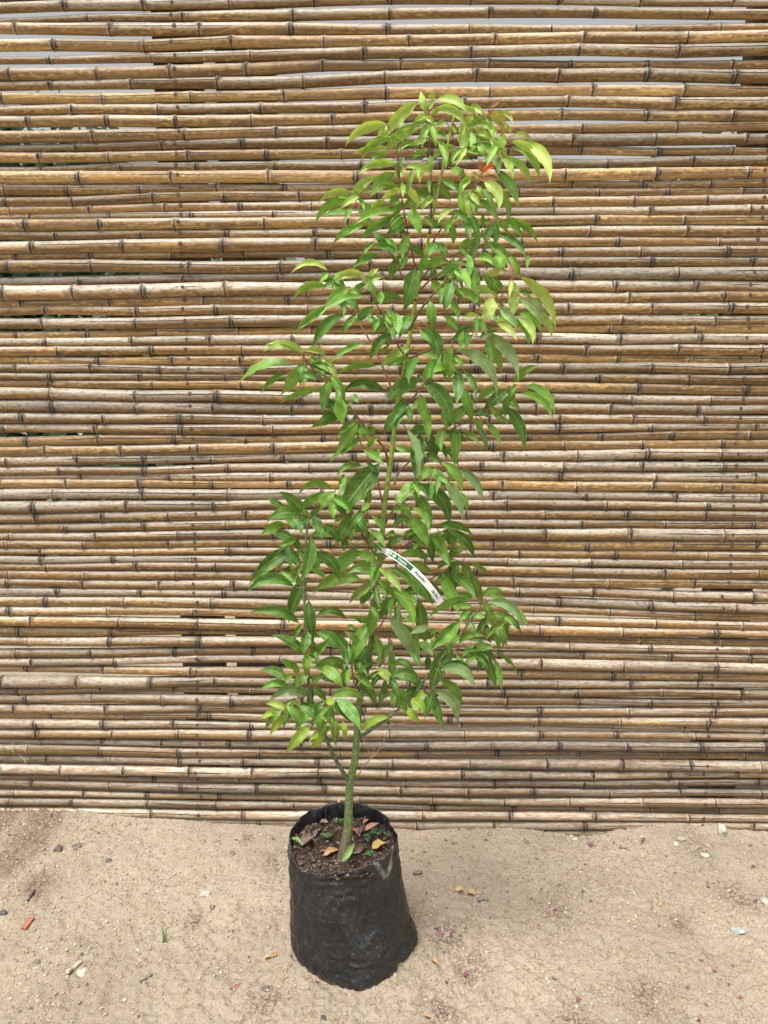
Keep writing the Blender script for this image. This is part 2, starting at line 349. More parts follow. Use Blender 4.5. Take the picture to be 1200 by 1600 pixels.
    bri = DARK.get(idx, 1) * BRIGHT.get(idx, 1) * r_.uniform(.72, 1.18)
    low = np.clip((tb[1].mean() - 930) / 250, 0, 1)
    rep = lambda a: np.repeat(np.asarray(a, float), S1)
    one = np.ones(nx * S1)
    uv = np.stack([rep(X), np.tile(th1, nx)], 1)
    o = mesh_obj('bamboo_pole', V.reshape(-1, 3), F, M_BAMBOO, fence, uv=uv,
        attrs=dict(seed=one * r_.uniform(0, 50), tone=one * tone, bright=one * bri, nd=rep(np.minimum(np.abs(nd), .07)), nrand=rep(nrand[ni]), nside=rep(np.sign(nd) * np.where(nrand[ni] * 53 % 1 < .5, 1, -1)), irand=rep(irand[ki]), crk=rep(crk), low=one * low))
    if idx is None: continue
    for nxx in (nx0, nx1):                                            # nail heads on the front face
        nxx += r_.normal(0, .004); zc = np.interp(nxx, X, Z); rr = np.interp(nxx, X, RR); yy = np.interp(nxx, X, Yc); a = .25 + r_.normal(0, .08)
        nrm = np.array([0, -math.cos(a), math.sin(a)]); c0 = np.array([nxx, yy, zc]) + nrm * (rr - .003)
        P = np.array([c0, c0 + nrm * .0036, c0 + nrm * .0046]); v_, f_ = tube(P, np.array([.0058, .0058, .0044]) * r_.uniform(.8, 1.1), 10)
        mesh_obj('nail', v_, f_, M_NAIL, o, smooth=False)
# posts behind
def box(c, s, jitter=0):
    x, y, z = np.array(s) / 2; V = np.array([[a * x, b * y, d * z] for a in (-1, 1) for b in (-1, 1) for d in (-1, 1)]) + np.array(c)
    return V, [(0, 1, 3, 2), (4, 6, 7, 5), (0, 4, 5, 1), (2, 3, 7, 6), (0, 2, 6, 4), (1, 5, 7, 3)]
for (xa, xb) in ((258, 326), (350, 437), (1143, 1216)):
    a = on_fence(xa, 400, -.03); b = on_fence(xb, 400, -.03); cx = (a[0] + b[0]) / 2
    v_, f_ = box((cx, FD - YAW * cx + .0325, 1.45), (b[0] - a[0], .065, 3.3)); 
    o = mesh_obj('post', v_, f_, M_POST, fence, smooth=False)
    bv = o.modifiers.new('b', 'BEVEL'); bv.width = .004; bv.segments = 2

# ------------------------------------------------------------------ ground
CONTACT = [(-250,1258),(0,1258),(60,1259),(130,1260),(160,1264),(200,1271),(260,1275),(330,1283),(400,1286),(450,1289),(540,1291),(620,1291),(655,1294),(700,1291),(800,1290),(850,1296),(900,1303),(940,1301),(975,1290),(1000,1284),(1060,1283),(1115,1284),(1135,1291),(1200,1297),(1500,1297)]
ck_ = np.array([on_fence(a, b, .012) for a, b in CONTACT])
def ground_h(X, Y, fine=True):
    fy = FD - YAW * X
    zc = np.interp(X, ck_[:, 0], ck_[:, 2])
    d = np.clip((fy - Y) / .34, -1, 1); wgt = np.where(Y > fy, 1, (1 - np.clip(d, 0, 1)) ** 1.6)
    wgt = np.where(Y > fy + .3, np.exp(-(Y - fy - .3) / .4), wgt)
    lf = grid_noise(X, Y, .42, 1) * .012 + grid_noise(X, Y, .17, 2) * .010 - .014 * np.clip(grid_noise(X * 1.5, Y, .14, 12) - .4, 0, 1)
    # scuffed hollows and low ridges
    lf += -.010 * np.clip(grid_noise(X, Y, .11, 3) - .35, 0, 1) + .007 * np.clip(grid_noise(X * .8 + Y, Y - .4 * X, .09, 4) - .3, 0, 1)
    h = zc * wgt + lf * (1 - .75 * np.clip(wgt, 0, 1))
    if fine:
        lump = np.clip(grid_noise(X, Y, .8, 9) * .6 + .65, .35, 1.2)
        h = h + lump * (grid_noise(X, Y, .055, 5) * .0030 + grid_noise(X, Y, .026, 6) * .0036 + grid_noise(X, Y, .0135, 7) * .0048 + np.clip(grid_noise(X, Y, .0085, 8), -.4, 1) * .0042)
    return h
def gz(x, y): return float(ground_h(np.array([x]), np.array([y]))[0])
def gp(px, py):                                   # ground point seen at a photograph pixel
    z = 0.0
    for _ in range(4): P = on_ground(px, py, z); z = gz(P[0], P[1])
    return np.array([P[0], P[1], z])
gx = np.concatenate([[-60, -25, -12, -7, -4.5, -3.2, -2.5, -2.1, -1.8, -1.6], np.arange(-1.46, 1.461, .0042), [1.6, 1.8, 2.1, 2.5, 3.2, 4.5, 7, 12, 25, 60]])
gy = np.concatenate([[-30, -12, -5, -2, -.5, .4, .9, 1.2, 1.35], np.arange(1.42, 2.47, .0042), [2.55, 2.7, 3, 3.6, 4.6, 6.5, 10, 20, 60]])
GX, GY = np.meshgrid(gx, gy, indexing='ij'); GZ = ground_h(GX, GY)
far = (np.abs(GX) > 1.7) | (GY < 1.2) | (GY > 2.6); GZ = np.where(far, ground_h(GX, GY, False), GZ)
V = np.stack([GX, GY, GZ], -1).reshape(-1, 3); ny = len(gy)
ii = (np.arange(len(gx) - 1)[:, None] * ny + np.arange(ny - 1)[None, :]).ravel()
F = np.stack([ii, ii + ny, ii + ny + 1, ii + 1], 1)
def sand_material():
    t = NT('dry_sand'); p = t.obj()
    n1 = t.noise(p, 2.2, 4, .55); n2 = t.noise(p, 26, 4, .6); n3 = t.noise(p, 330, 3, .6); n4 = t.noise(p, 900, 2, .6)
    c = t.mix(t.ramp(n1, .35, .68), (.435, .37, .285), (.335, .285, .215))
    c = t.mix(t.mul(t.ramp(n2, .45, .7), .35), c, (.36, .27, .18))
    c = t.mix(t.mul(t.ramp(n3, .52, .64), .7), c, (.24, .18, .12))
    c = t.mix(t.mul(t.ramp(n4, .58, .66), .6), c, (.68, .57, .43))
    lit = t.attr('litter')
    c = t.mix(t.mul(t.mul(t.ramp(t.noise(p, 110, 5, .75), .44, .56), t.ramp(n2, .3, .6, .45, 1)), lit), c, (.12, .075, .06))
    c = t.mix(t.mul(t.ramp(t.add(t.attr('damp'), t.mul(t.add(n2, -.5), .9)), .35, .9), .5), c, (.18, .13, .095))
    dk = t.ramp(t.noise(p, 170, 3, .7), .545, .63)
    c = t.mix(t.mul(t.mul(dk, t.ramp(n2, .35, .6, .3, 1)), .85), c, (.12, .088, .06))
    h = t.add(t.mul(n3, 1.0), t.mul(n4, .5)); h = t.add(h, t.mul(t.noise(p, 130, 3, .6), 1.6))
    return t.done(t.bsdf(c, .95, t.bump(h, .9, .0035), .15))
M_SAND = sand_material()
LIT = [(75,1290,.10),(45,1325,.09),(10,1290,.09),(10,1350,.08),(60,1380,.06),(300,1440,.035),(590,1300,.05),(700,1470,.06),(735,1520,.05),(870,1420,.04),(1060,1440,.035),(1010,1560,.05),(415,1570,.05),(690,1585,.04),(900,1595,.05),(1090,1330,.05),(430,1350,.05),(1150,1400,.05),(390,1310,.03)]
lv = np.zeros(len(V)); dv_ = np.zeros(len(V))
for q_, (a, b, rr) in enumerate(LIT):
    P = on_ground(a, b); dv_ = np.maximum(dv_, np.exp(-(((V[:, 0] - P[0]) ** 2 + ((V[:, 1] - P[1]) * .8) ** 2) / rr ** 2)) * (1.0 if q_ < 5 else .25)); lv = np.maximum(lv, np.exp(-(((V[:, 0] - P[0]) ** 2 + ((V[:, 1] - P[1]) * .8) ** 2) / rr ** 2)))
sand = mesh_obj('sandy_ground', V, F, M_SAND, attrs=dict(litter=np.clip(lv, 0, 1), damp=np.clip(dv_, 0, 1))); tag(sand, kind='structure')

# loose crumbs and grit (stuff)
def rock_mesh(r, seed, sub=1, flat=.7, rough=.3):
    import bmesh
    bm = bmesh.new(); bmesh.ops.create_icosphere(bm, subdivisions=sub, radius=1)
    v = np.array([x.co[:] for x in bm.verts]); f = [[q.index for q in x.verts] for x in bm.faces]; bm.free()
    n = vnoise(v, 1.3, seed * 3.1) * rough * 1.6 + vnoise(v, 3.1, seed + 9) * rough * .5
    v = v * (1 + n)[:, None] * np.array([1, 1, flat]); return v * r, f
protos = [rock_mesh(1, i, 1, .75, .35) for i in range(8)]
mb = MB(); n_c = 11000
ca = rng.uniform(0, 1, (n_c * 2, 2)); cx_ = -1.4 + 2.8 * ca[:, 0]; cy_ = 1.45 + .95 * ca[:, 1]
dens = grid_noise(cx_, cy_, .16, 31) * .5 + .5 + .3 * (cy_ > 1.9); keep = (rng.uniform(0, 1, len(cx_)) < dens * .85) & (cy_ < FD - YAW * cx_ - .02)
cx_, cy_ = cx_[keep][:n_c], cy_[keep][:n_c]; cz_ = ground_h(cx_, cy_)
cols = np.array([(.46, .35, .24), (.38, .28, .19), (.30, .22, .15), (.60, .50, .38), (.13, .09, .065), (.5, .39, .27)])
for x, y, z in zip(cx_, cy_, cz_):
    k = rng.integers(8); r = .0013 + .0042 * rng.uniform() ** 3.2; a = rng.uniform(0, 6.28)
    v = protos[k][0] * r; c_, s_ = math.cos(a), math.sin(a)
    v = np.stack([v[:, 0] * c_ - v[:, 1] * s_, v[:, 0] * s_ + v[:, 1] * c_, v[:, 2]], 1) + [x, y, z + r * .2]
    mb.add(v, protos[k][1], col=cols[rng.choice(6, p=[.33, .23, .15, .08, .06, .15])])
M_CRUMB = vcol_mat('crumb', .95, 300, .3, .3, spec=.1)
tag(mb.build('sand_crumbs', M_CRUMB), 'loose crumbs and grit strewn over the pale sand', 'sand crumbs', kind='stuff')

# ------------------------------------------------------------------ planting bag
def film_material():
    t = NT('black_plastic_film'); p = t.obj(); m = t.n('ShaderNodeMapping'); t.put(m, 0, p); m.inputs['Scale'].default_value = (1, 1, .45)
    n1 = t.noise(p, 9, 4, .6); n2 = t.noise(m.outputs[0], 70, 4, .7); n3 = t.noise(p, 260, 3, .65); z = t.n('ShaderNodeSeparateXYZ'); t.t.links.new(p, z.inputs[0])
    m2 = t.n('ShaderNodeMapping'); t.put(m2, 0, p); m2.inputs['Scale'].default_value = (1, 1, .12); fib = t.noise(m2.outputs[0], 190, 3, .6)
    c = (.0075, .0086, .0108)
    dust = t.ramp(n1, .42, .68)
    c = t.mix(t.mul(dust, .14), c, (.040, .042, .046))
    c = t.mix(t.mul(t.ramp(n2, .60, .72), t.add(.18, t.mul(dust, .5))), c, (.11, .10, .085))
    c = t.mix(t.mul(t.ramp(n3, .60, .68), t.add(.25, t.mul(dust, .55))), c, (.24, .20, .16))
    c = t.mix(t.mul(t.ramp(fib, .66, .72), t.mul(dust, .35)), c, (.22, .16, .10))
    foot = t.ramp(t.add(z.outputs[2], t.mul(n2, .07)), .030, .055, .4, 0)
    c = t.mix(foot, c, (.26, .20, .14))
    c = t.mix(t.attr('scuff'), c, t.mix(t.ramp(n2, .35, .6), (.10, .095, .09), (.24, .23, .22)))
    r = t.math('ADD', t.ramp(n2, .35, .65, .30, .48), t.mul(dust, .16))
    m3 = t.n('ShaderNodeMapping'); t.put(m3, 0, p); m3.inputs['Scale'].default_value = (1, 1, .3); rg = t.ramp(t.math('ABSOLUTE', t.add(t.noise(m3.outputs[0], 16, 3, .6), -.5)), 0, .05, 0, .16); rg2 = t.ramp(t.math('ABSOLUTE', t.add(t.noise(p, 10, 3, .6), -.5)), 0, .05, 0, .16); h = t.add(t.mul(t.noise(p, 14, 2, .5), 2), t.mul(n2, .15)); h = t.add(h, t.add(t.mul(rg, -7), t.mul(rg2, -7)))
    return t.done(t.bsdf(c, r, t.bump(h, .20, .006), .6))
M_FILM = film_material()
BC = np.array([-.080, 1.812])            # foot centre
foot_px = [(464,1492),(474,1512),(500,1530),(530,1543),(564,1553),(590,1545),(620,1516),(640,1492),(650,1474)]
fp = [on_ground(a, b) for a, b in foot_px]
ang = [math.atan2(p[1] - BC[1], p[0] - BC[0]) for p in fp]; rad_ = [math.hypot(p[1] - BC[1], p[0] - BC[0]) for p in fp]
ang += [R(20), R(55), R(90), R(125), R(158)]; rad_ += [.148, .150, .152, .158, .150]
od = np.argsort(ang); ang = np.array(ang)[od]; rad_ = np.array(rad_)[od]
angp = np.concatenate([ang - 2 * math.pi, ang, ang + 2 * math.pi]); radp = np.tile(rad_, 3)
TC = np.array([-.1065, 1.812]); TRX, TRY = .1455, .126
NA, NZ = 300, 110
phi = np.arange(NA) / NA * 2 * math.pi - math.pi
rf = np.interp(phi, angp, radp)
rimz = .318 + .022 * np.sin(phi) + .010 * np.exp(-((phi - R(-20)) / .35) ** 2) - .012 * np.exp(-((phi + R(135)) / .3) ** 2) + grid_noise(phi, phi * 0, .45, 44) * .0075 + grid_noise(phi, phi * 0, .12, 45) * .002
def ring(t_, zfac=None, inset=0.0):
    k = np.clip(t_ / .62, 0, 1); k = k * k * (3 - 2 * k)
    cxy = BC + (TC - BC) * (t_ ** .8)
    dirv = np.stack([np.cos(phi), np.sin(phi)], 1)
    rt = 1 / np.sqrt((np.cos(phi) / TRX) ** 2 + (np.sin(phi) / TRY) ** 2)
    r = rf * 1.055 * (1 - k) + rt * k
    r = r * (1 + .045 * math.sin(math.pi * min(1, t_ * 1.1)))              # soil bulge
    if t_ < .06: r = r * (1 - .03 * (1 - t_ / .06))
    z = rimz * t_ + .002
    # crumples: long vertical creases + horizontal folds near the foot and the rim
    cr = grid_noise(phi + t_ * .7, phi * 0 + t_ * 1.0, .34, 51) * .0055 - np.abs(grid_noise(phi - t_ * .9, phi * 0 + t_ * 1.2, .20, 52)) * .0048 - np.abs(grid_noise(phi + t_ * 1.6, phi * 0 + t_ * 1.5, .10, 55)) * .0030 - np.abs(grid_noise(phi * 1.1 - t_ * .5, phi * 0 + t_ * 2.6, .052, 56)) * .0007
    fold = (.0042 * np.abs(grid_noise(phi * .6, phi * 0 + t_ * 2.2, .11, 53)) * (math.exp(-(t_ / .25) ** 2) * 1.6 + .35) + grid_noise(phi * .5 + 5, phi * 0 + t_ * 3.2, .12, 54) * .0035 * (math.exp(-((t_ - .9) / .12) ** 2) + math.exp(-(t_ / .2) ** 2)))
    r = r + cr * (.25 + .75 * min(1, t_ * 5)) - fold * (.35 + .65 * min(1, t_ * 6)) - inset
    return np.column_stack([cxy[0] + r * dirv[:, 0], cxy[1] + r * dirv[:, 1], z])
rows = [ring(t_) for t_ in np.linspace(0, 1, NZ)]
rows += [ring(1.0, inset=.0015) + [0, 0, .0008], ring(1.0, inset=.003) - [0, 0, .002]] + [ring(t_, inset=.004 + (1 - t_) * .01) for t_ in (.96, .92, .88, .84, .8)]
V = np.concatenate(rows); nr_ = len(rows)
F = [(i * NA + k, i * NA + (k + 1) % NA, (i + 1) * NA + (k + 1) % NA, (i + 1) * NA + k) for i in range(nr_ - 1) for k in range(NA)] + [tuple(range(NA))[::-1]]
tz = np.repeat(np.concatenate([np.linspace(0, 1, NZ), [1] * 7]), NA); pa = np.tile(phi, nr_)
# taped, scuffed fold by the right of the rim: two pale strips meeting in a V
d1 = np.abs((pa - R(-48)) - (1 - tz) * 1.1); d2 = np.abs((pa - R(-22)) + (1 - tz) * 1.2)
scuff = np.clip(1.4 - np.minimum(d1 / .045, d2 / .05), 0, 1) * np.clip((tz - .80) / .03, 0, 1)
scuff = np.maximum(scuff, np.clip(1 - np.abs(pa + R(172)) / .14, 0, 1) * np.clip((tz - .45) / .3, 0, 1) * .35)
bag = mesh_obj('planting_bag', V, F, M_FILM, loc=(BC[0], BC[1], 0), attrs=dict(scuff=scuff))
tag(bag, 'black plastic planting bag of soil, dusty and crumpled, standing on the sand', 'planting bag')

# soil in the bag
def soil_h(x, y):
    return .289 + .05 * (y - TC[1]) + grid_noise(x, y, .05, 61) * .006 + grid_noise(x, y, .022, 62) * .008 + grid_noise(x, y, .011, 63) * .007 + grid_noise(x, y, .006, 64) * .004
sp_v = []; nrr = 60
for i in range(nrr + 1):
    f_ = i / nrr; x = TC[0] + np.cos(phi) * (TRX - .003) * f_; y = TC[1] + np.sin(phi) * (TRY - .003) * f_
    sp_v.append(np.column_stack([x, y, soil_h(x, y)]))
V = np.concatenate(sp_v); F = [(i * NA + k, i * NA + (k + 1) % NA, (i + 1) * NA + (k + 1) % NA, (i + 1) * NA + k) for i in range(nrr) for k in range(NA)]
t = NT('potting_soil'); p = t.obj(); n2 = t.noise(p, 90, 4, .65); n3 = t.noise(p, 420, 3, .6)
c = t.mix(t.ramp(n2, .35, .65), (.085, .052, .034), (.040, .024, .016)); c = t.mix(t.mul(t.ramp(n3, .58, .68), .7), c, (.16, .10, .065))
M_SOIL = t.done(t.bsdf(c, .95, t.bump(t.add(n2, n3), .9, .004), .15))
soil = mesh_obj('potting_soil', V, F, M_SOIL, loc=(TC[0], TC[1], .28)); tag(soil, 'dark crumbly soil filling the black planting bag', 'soil', kind='stuff')
def soil_at(px, py):
    z = .285
    for _ in range(4): P = on_ground(px, py, z); z = float(soil_h(np.array([P[0]]), np.array([P[1]]))[0])
    return np.array([P[0], P[1], z])

mb = MB()
for k in range(1500):
    a = rng.uniform(0, 6.28); q = math.sqrt(rng.uniform()) * .96; x = TC[0] + math.cos(a) * TRX * q; y = TC[1] + math.sin(a) * TRY * q; z = float(soil_h(np.array([x]), np.array([y]))[0])
    r = .0012 + .0042 * rng.uniform() ** 3; v = protos[rng.integers(8)]; cc = [(.075, .045, .03), (.045, .027, .018), (.13, .085, .05), (.22, .15, .09)][rng.choice(4, p=[.4, .35, .17, .08])]
    mb.add(v[0] * r + [x, y, z + r * .3], v[1], col=np.array(cc))
tag(mb.build('soil_crumbs', M_CRUMB), 'dark crumbs and bits of mulch on the soil in the bag', 'soil crumbs', kind='stuff')

# ------------------------------------------------------------------ the sapling
YT = 1.765
TRUNK = [(536,1348,11),(539,1330,10),(542,1308,8),(544,1290,7),(545,1262,6.3),(546,1235,6.2),(549,1213,6.2),(555,1185,5.8),(557,1160,5.5),(559,1130,5.4),(561,1100,5.2),(567,1070,5.0),(575,1035,4.8),(580,1000,4.6),(585,950,4.4),(591,890,4.3),(596,845,4.2),(601,790,4.1),(607,745,4.0),(613,700,3.9),(618,660,3.7),(627,600,3.5),(637,545,3.3),(646,490,3.1),(655,440,2.8),(664,400,2.5),(672,360,2.2),(685,295,2.1),(697,240,2.0),(704,205,1.9),(710,180,1.4)]
# branches: label, end depth offset (towards camera negative), start / end radius px, points
BR = [
 ('thin upright leader reaching the very top of the sapling', -.01, 1.7, .8, [(671,365),(674,320),(674,287),(671,224),(671,170)]),
 ('slender brown branch left of the upper stem', -.07, 1.5, .7, [(655,438),(646,405),(633,341),(625,287),(622,250)]),
 ('reddish branch spreading to the upper left', .05, 1.5, .7, [(650,470),(629,432),(604,387),(579,357),(561,325),(553,307)]),
 ('reddish branch ending left of the stem at mid height', -.08, 1.5, .7, [(637,556),(625,545),(604,503),(588,475),(573,445)]),
 ('long reddish branch running far out to the left', .06, 1.6, .8, [(622,645),(611,605),(587,549),(562,507),(537,474),(520,445),(513,432)]),
 ('stout reddish branch with a pale tuft at the left', -.10, 2.0, .9, [(607,727),(600,700),(578,676),(556,648),(535,622),(510,598),(485,572),(472,555)]),
 ('thin red twig beside the stem', -.04, 1.2, .7, [(597,785),(592,760),(585,735),(574,713),(563,690),(555,668)]),
 ('reddish branch carrying broad leaves left of the tag', -.08, 1.4, .8, [(587,868),(572,845),(560,820),(545,798),(530,782),(522,770)]),
 ('lowest branch, rising steeply on the left', -.10, 3.3, 1.3, [(546,1222),(538,1210),(522,1182),(508,1150),(495,1118),(484,1080),(481,1040),(478,1000),(476,955),(475,910),(477,872),(479,835),(482,805)]),
 ('left side shoot with pale low leaves', -.16, 1.3, .7, [(500,1130),(507,1118),(512,1105),(514,1092)]),
 ('short shoot hanging yellow green leaves at the lower left', -.14, 1.1, .6, [(484,1080),(470,1092),(458,1102),(448,1108)]),
 ('side twig of the left branch with drooping leaves', -.04, 1.1, .6, [(476,905),(466,885),(457,862),(452,840)]),
 ('upright red stem close beside the trunk', -.06, 1.4, .7, [(587,945),(582,905),(577,865),(574,825),(574,790)]),
 ('upright reddish shoot left of the lower trunk', -.06, 1.5, .8, [(562,1082),(553,1065),(550,1045),(548,1020),(547,990)]),
 ('brown shoot in front of the trunk carrying bright leaves', -.12, 1.5, .8, [(582,1000),(583,960),(586,925),(590,900),(592,880)]),
 ('slender branch to the reddest young leaves', -.05, 1.5, .7, [(668,398),(681,370),(700,345),(729,316),(742,290),(752,272)]),
 ('branch carrying the upper right tuft', -.09, 1.6, .8, [(697,262),(712,247),(735,228),(760,222),(785,230)]),
 ('short twig at the top right with copper young leaves', -.02, 1.1, .6, [(706,212),(730,200),(752,187),(765,177)]),
 ('branch arching to the right of the upper stem', .06, 1.5, .7, [(656,440),(683,407),(717,395),(745,372),(765,350),(780,340)]),
 ('reddish branch sloping up to the right', -.07, 1.5, .8, [(652,458),(675,435),(700,420),(725,402),(745,388),(758,378)]),
 ('stout branch holding the big pale right hand tuft', -.10, 1.9, .9, [(640,515),(655,487),(672,465),(690,445),(705,425),(720,412)]),
 ('side branch with long drooping yellow green leaves', -.13, 1.6, .8, [(640,560),(675,545),(705,530),(733,516),(752,500),(775,475),(792,450)]),
 ('green branch low in the upper crown', -.05, 1.6, .8, [(621,650),(637,632),(655,610),(670,590),(690,565),(712,548)]),
 ('long thin branch reaching out to the far right', .04, 1.5, .7, [(616,757),(622,740),(637,724),(670,697),(699,676),(732,655),(765,630),(795,608),(803,602)]),
 ('branch with drooping leaves right of the middle stem', -.06, 1.4, .7, [(602,818),(612,800),(622,785),(640,767),(655,752),(680,740),(695,733)]),
 ('red twig right of the stem above the tag', .03, 1.3, .7, [(595,878),(612,862),(637,850),(665,838),(691,830),(697,828)]),
 ('reddish branch passing behind the tag', .05, 1.3, .7, [(592,900),(620,900),(660,908),(690,895),(708,882),(722,878)]),
 ('thin red branch low on the right', .04, 1.3, .7, [(580,1005),(600,968),(615,945),(640,925),(655,915)]),
 ('stout lowest branch on the right', -.12, 3.0, 1.1, [(564,1150),(580,1140),(603,1124),(628,1104),(648,1083),(665,1060),(685,1035),(705,1010),(728,980),(748,952),(758,938)]),
 ('side twig with leaves hanging at the far right', -.06, 1.1, .6, [(737,965),(760,962),(780,966),(800,968)]),
 ('twig with narrow leaves above the right branch', -.02, 1.1, .6, [(700,1018),(720,1012),(745,1010),(765,1015)]),
 ('short leafy twig right of the lower trunk', -.03, 1.1, .6, [(572,1045),(590,1040),(602,1055),(612,1068)]),
]
TH = np.array([p[:3] for p in TRUNK], float)
tp3 = np.array([at_depth(a, b, YT - .004 * math.sin(b / 90)) for a, b, _ in TRUNK])
tr3 = np.array([r * px_scale(p) for (_, _, r), p in zip(TRUNK, tp3)])
tree = empty('potted_sapling', (tp3[0][0], tp3[0][1], .285), label='tall slender young tree with glossy drooping green leaves growing in the black bag', cat='tree')
M_BARK = vcol_mat('green_bark', .5, 130, .22, .35, spec=.3)
n_t = 150; Pt = resample(tp3, n_t); Rt = np.interp(np.linspace(0, 1, n_t), np.linspace(0, 1, len(tr3)), tr3)
Rt = Rt * (1 + .04 * vnoise(Pt, 40)); 
hz = (Pt[:, 2] - Pt[0, 2]); colr = []
for z in hz:
    k = np.interp(z, [0, .05, .075, .12, .4, .8, 1.3, 1.75], [0, 1, 2, 3, 4, 5, 6, 7]); pal = np.array([(.15,.095,.06),(.16,.10,.065),(.13,.13,.05),(.13,.20,.032),(.085,.165,.018),(.17,.29,.015),(.30,.40,.015),(.38,.46,.03)])
    i = min(int(k), 6); colr.append(pal[i] * (1 - k + i) + pal[i + 1] * (k - i))
v_, f_ = tube(Pt, Rt, 14); cc = np.repeat(np.array(colr), 14, 0) * (1 + .18 * vnoise(v_, 55))[:, None]
v_ = v_ + (vnoise(v_, 130) * .0004)[:, None]
mesh_obj('trunk', v_, f_, M_BARK, tree, attrs=dict(col=np.clip(cc, .01, 1)))
branches = []
for lab, dep, r0, r1, pts in BR:
    m = len(pts); P3 = np.array([at_depth(a, b, YT + dep * (i / (m - 1)) ** .8) for i, (a, b) in enumerate(pts)])
    n_b = 8 * m; Pb = resample(P3, n_b); s_ = np.linspace(0, 1, n_b); rb = 1.1 * (r0 + (r1 - r0) * s_ ** .8) * px_scale(P3[0]) * (1 + .15 * np.exp(-(s_ / .04) ** 2))
    v_, f_ = tube(Pb, rb, 8)
    red = np.array((.24, .055, .035)); grn = np.array((.15, .20, .045)); brn = np.array((.17, .06, .032))
    if 'owest' in lab: base, end = np.array((.07, .12, .04)), np.array((.16, .19, .05))
    elif 'red' in lab: base, end = red, np.array((.20, .15, .05))
    elif 'brown' in lab: base, end = brn, np.array((.16, .12, .045))
    else: base, end = np.array((.13, .10, .035)), grn
    cb = np.repeat(base + (end - base) * s_[:, None] ** 1.5, 8, 0)
    ob = mesh_obj('branch', v_, f_, M_BARK, tree, attrs=dict(col=cb)); ob['label'] = lab
    branches.append(dict(o=ob, P=Pb, px=resample(np.array(pts, float), n_b), mb=MB(), n=0))
trunk_b = dict(P=Pt, px=np.array([(a, b) for a, b in resample(TH[:, :2], n_t)]), mb=MB(), n=0)

LEAVES = {}
LEAVES[(480,140,6.0)] = """740 330 395 515 110 y .2|1025 130 740 450 120 y .12|1110 205 1070 30 80 y 0|1140 190 1195 30 40 y 0|790 455 535 665 90 m .15|755 540 455 590 60 y .15|830 700 500 790 90 y .25|815 780 610 990 130 m .1|740 340 665 450 80 y .1|890 250 855 370 50 y 0|1115 240 1010 300 60 y .1|1110 310 985 340 70 m .2|1060 350 750 620 110 m .12|1000 370 870 400 40 y .1|1130 430 1020 500 50 d .1|1120 480 960 550 50 m .1|980 500 835 590 60 m .1|1120 590 1000 655 70 m .15|740 625 590 680 50 d .2|930 740 1155 800 70 y .35|1000 740 930 970 60 m .05|1050 700 1040 830 50 y 0|1085 750 1065 860 40 m 0|925 730 885 820 40 m .1|430 1000 640 830 90 y .1|440 980 590 940 60 y .1|400 970 130 1065 70 y .25|375 1040 100 1255 90 m .15|430 1170 165 1190 60 d .15|390 1010 300 1020 60 m .1|455 970 450 1045 50 m 0|860 1015 785 1085 100 d .1|850 910 680 910 60 m .1|820 1145 465 1265 80 m .2|540 1130 525 1040 30 m 0|570 1140 600 1060 60 m 0|620 1110 740 1065 70 m .2|840 1150 520 1385 100 d .08|530 1275 265 1440 80 m .15|1150 965 925 1100 110 d .15|890 1060 830 1220 90 m .1|1170 1010 1085 1130 80 y .1|975 1120 1050 1350 130 m 0|1100 1190 1180 1290 60 m .1|950 1370 900 1570 100 m 0|950 1350 790 1330 50 d .1|830 1520 605 1490 70 d .15|1145 840 1150 960 50 m 0|895 870 900 1010 50 m 0|1140 330 1200 500 60 y .1|655 1560 530 1555 30 m .1|1090 260 1180 330 60 y .2|1010 560 1020 590 30 m 0|870 480 760 420 50 d .1"""
LEAVES[(670,140,6.0)] = """90 90 345 230 90 y .3|80 180 315 360 100 y .25|5 90 60 20 40 y 0|120 160 15 240 60 y .1|430 230 340 150 60 y .1|400 150 490 250 60 y .2|335 290 345 595 140 m 0|330 280 520 360 70 y .2|560 200 700 380 110 o .12|575 170 670 95 40 r 0|660 200 775 325 50 o .15|700 330 765 420 40 o .2|790 430 960 485 50 o .3|780 490 985 640 90 y .25|930 500 1110 850 120 y .2|790 565 1010 830 90 m .2|700 400 670 585 90 y 0|580 340 640 430 50 y .1|450 380 600 640 100 y .2|450 440 590 685 110 d .15|330 560 530 640 90 d .2|630 590 655 770 80 d .05|690 650 780 820 70 y .15|720 645 925 895 80 m .25|620 755 815 1090 90 d .15|520 870 630 1120 120 y .15|640 900 745 1200 80 m .15|480 930 630 1180 60 d .1|450 1030 640 1260 70 m .2|510 1170 515 1290 50 m 0|580 1220 520 1280 40 m .1|680 1240 515 1400 80 m .1|700 1225 990 1430 80 m .2|700 1230 850 1385 70 m .2|660 1360 890 1560 80 d .15|550 1460 730 1650 110 m .15|450 1420 305 1550 90 m .25|405 830 330 1000 80 m .3|300 960 340 1190 70 m 0|340 1170 390 1390 90 d 0|400 1190 450 1390 90 d .05|210 1150 360 1280 70 d .2|350 1020 410 1200 80 y 0|400 1030 450 1160 60 m 0|205 740 340 820 80 m .1|130 860 280 970 70 d .15|160 700 400 680 60 d .25|80 480 140 730 80 m .2|30 330 50 500 70 m .1|70 400 165 465 80 d .2|420 780 460 860 40 y .1|450 910 500 1020 60 y .1|510 770 615 720 70 R .1|500 770 480 650 55 r 0|520 820 645 865 30 r .3|160 910 200 990 70 m 0|100 870 40 1050 100 m .1|40 1290 130 1230 60 m .1|70 1440 0 1570 100 d .1|70 1440 160 1570 100 d .1|440 1410 440 1500 40 d 0|150 300 60 330 60 y .1|230 320 250 420 60 y 0|10 620 20 780 60 m .05"""
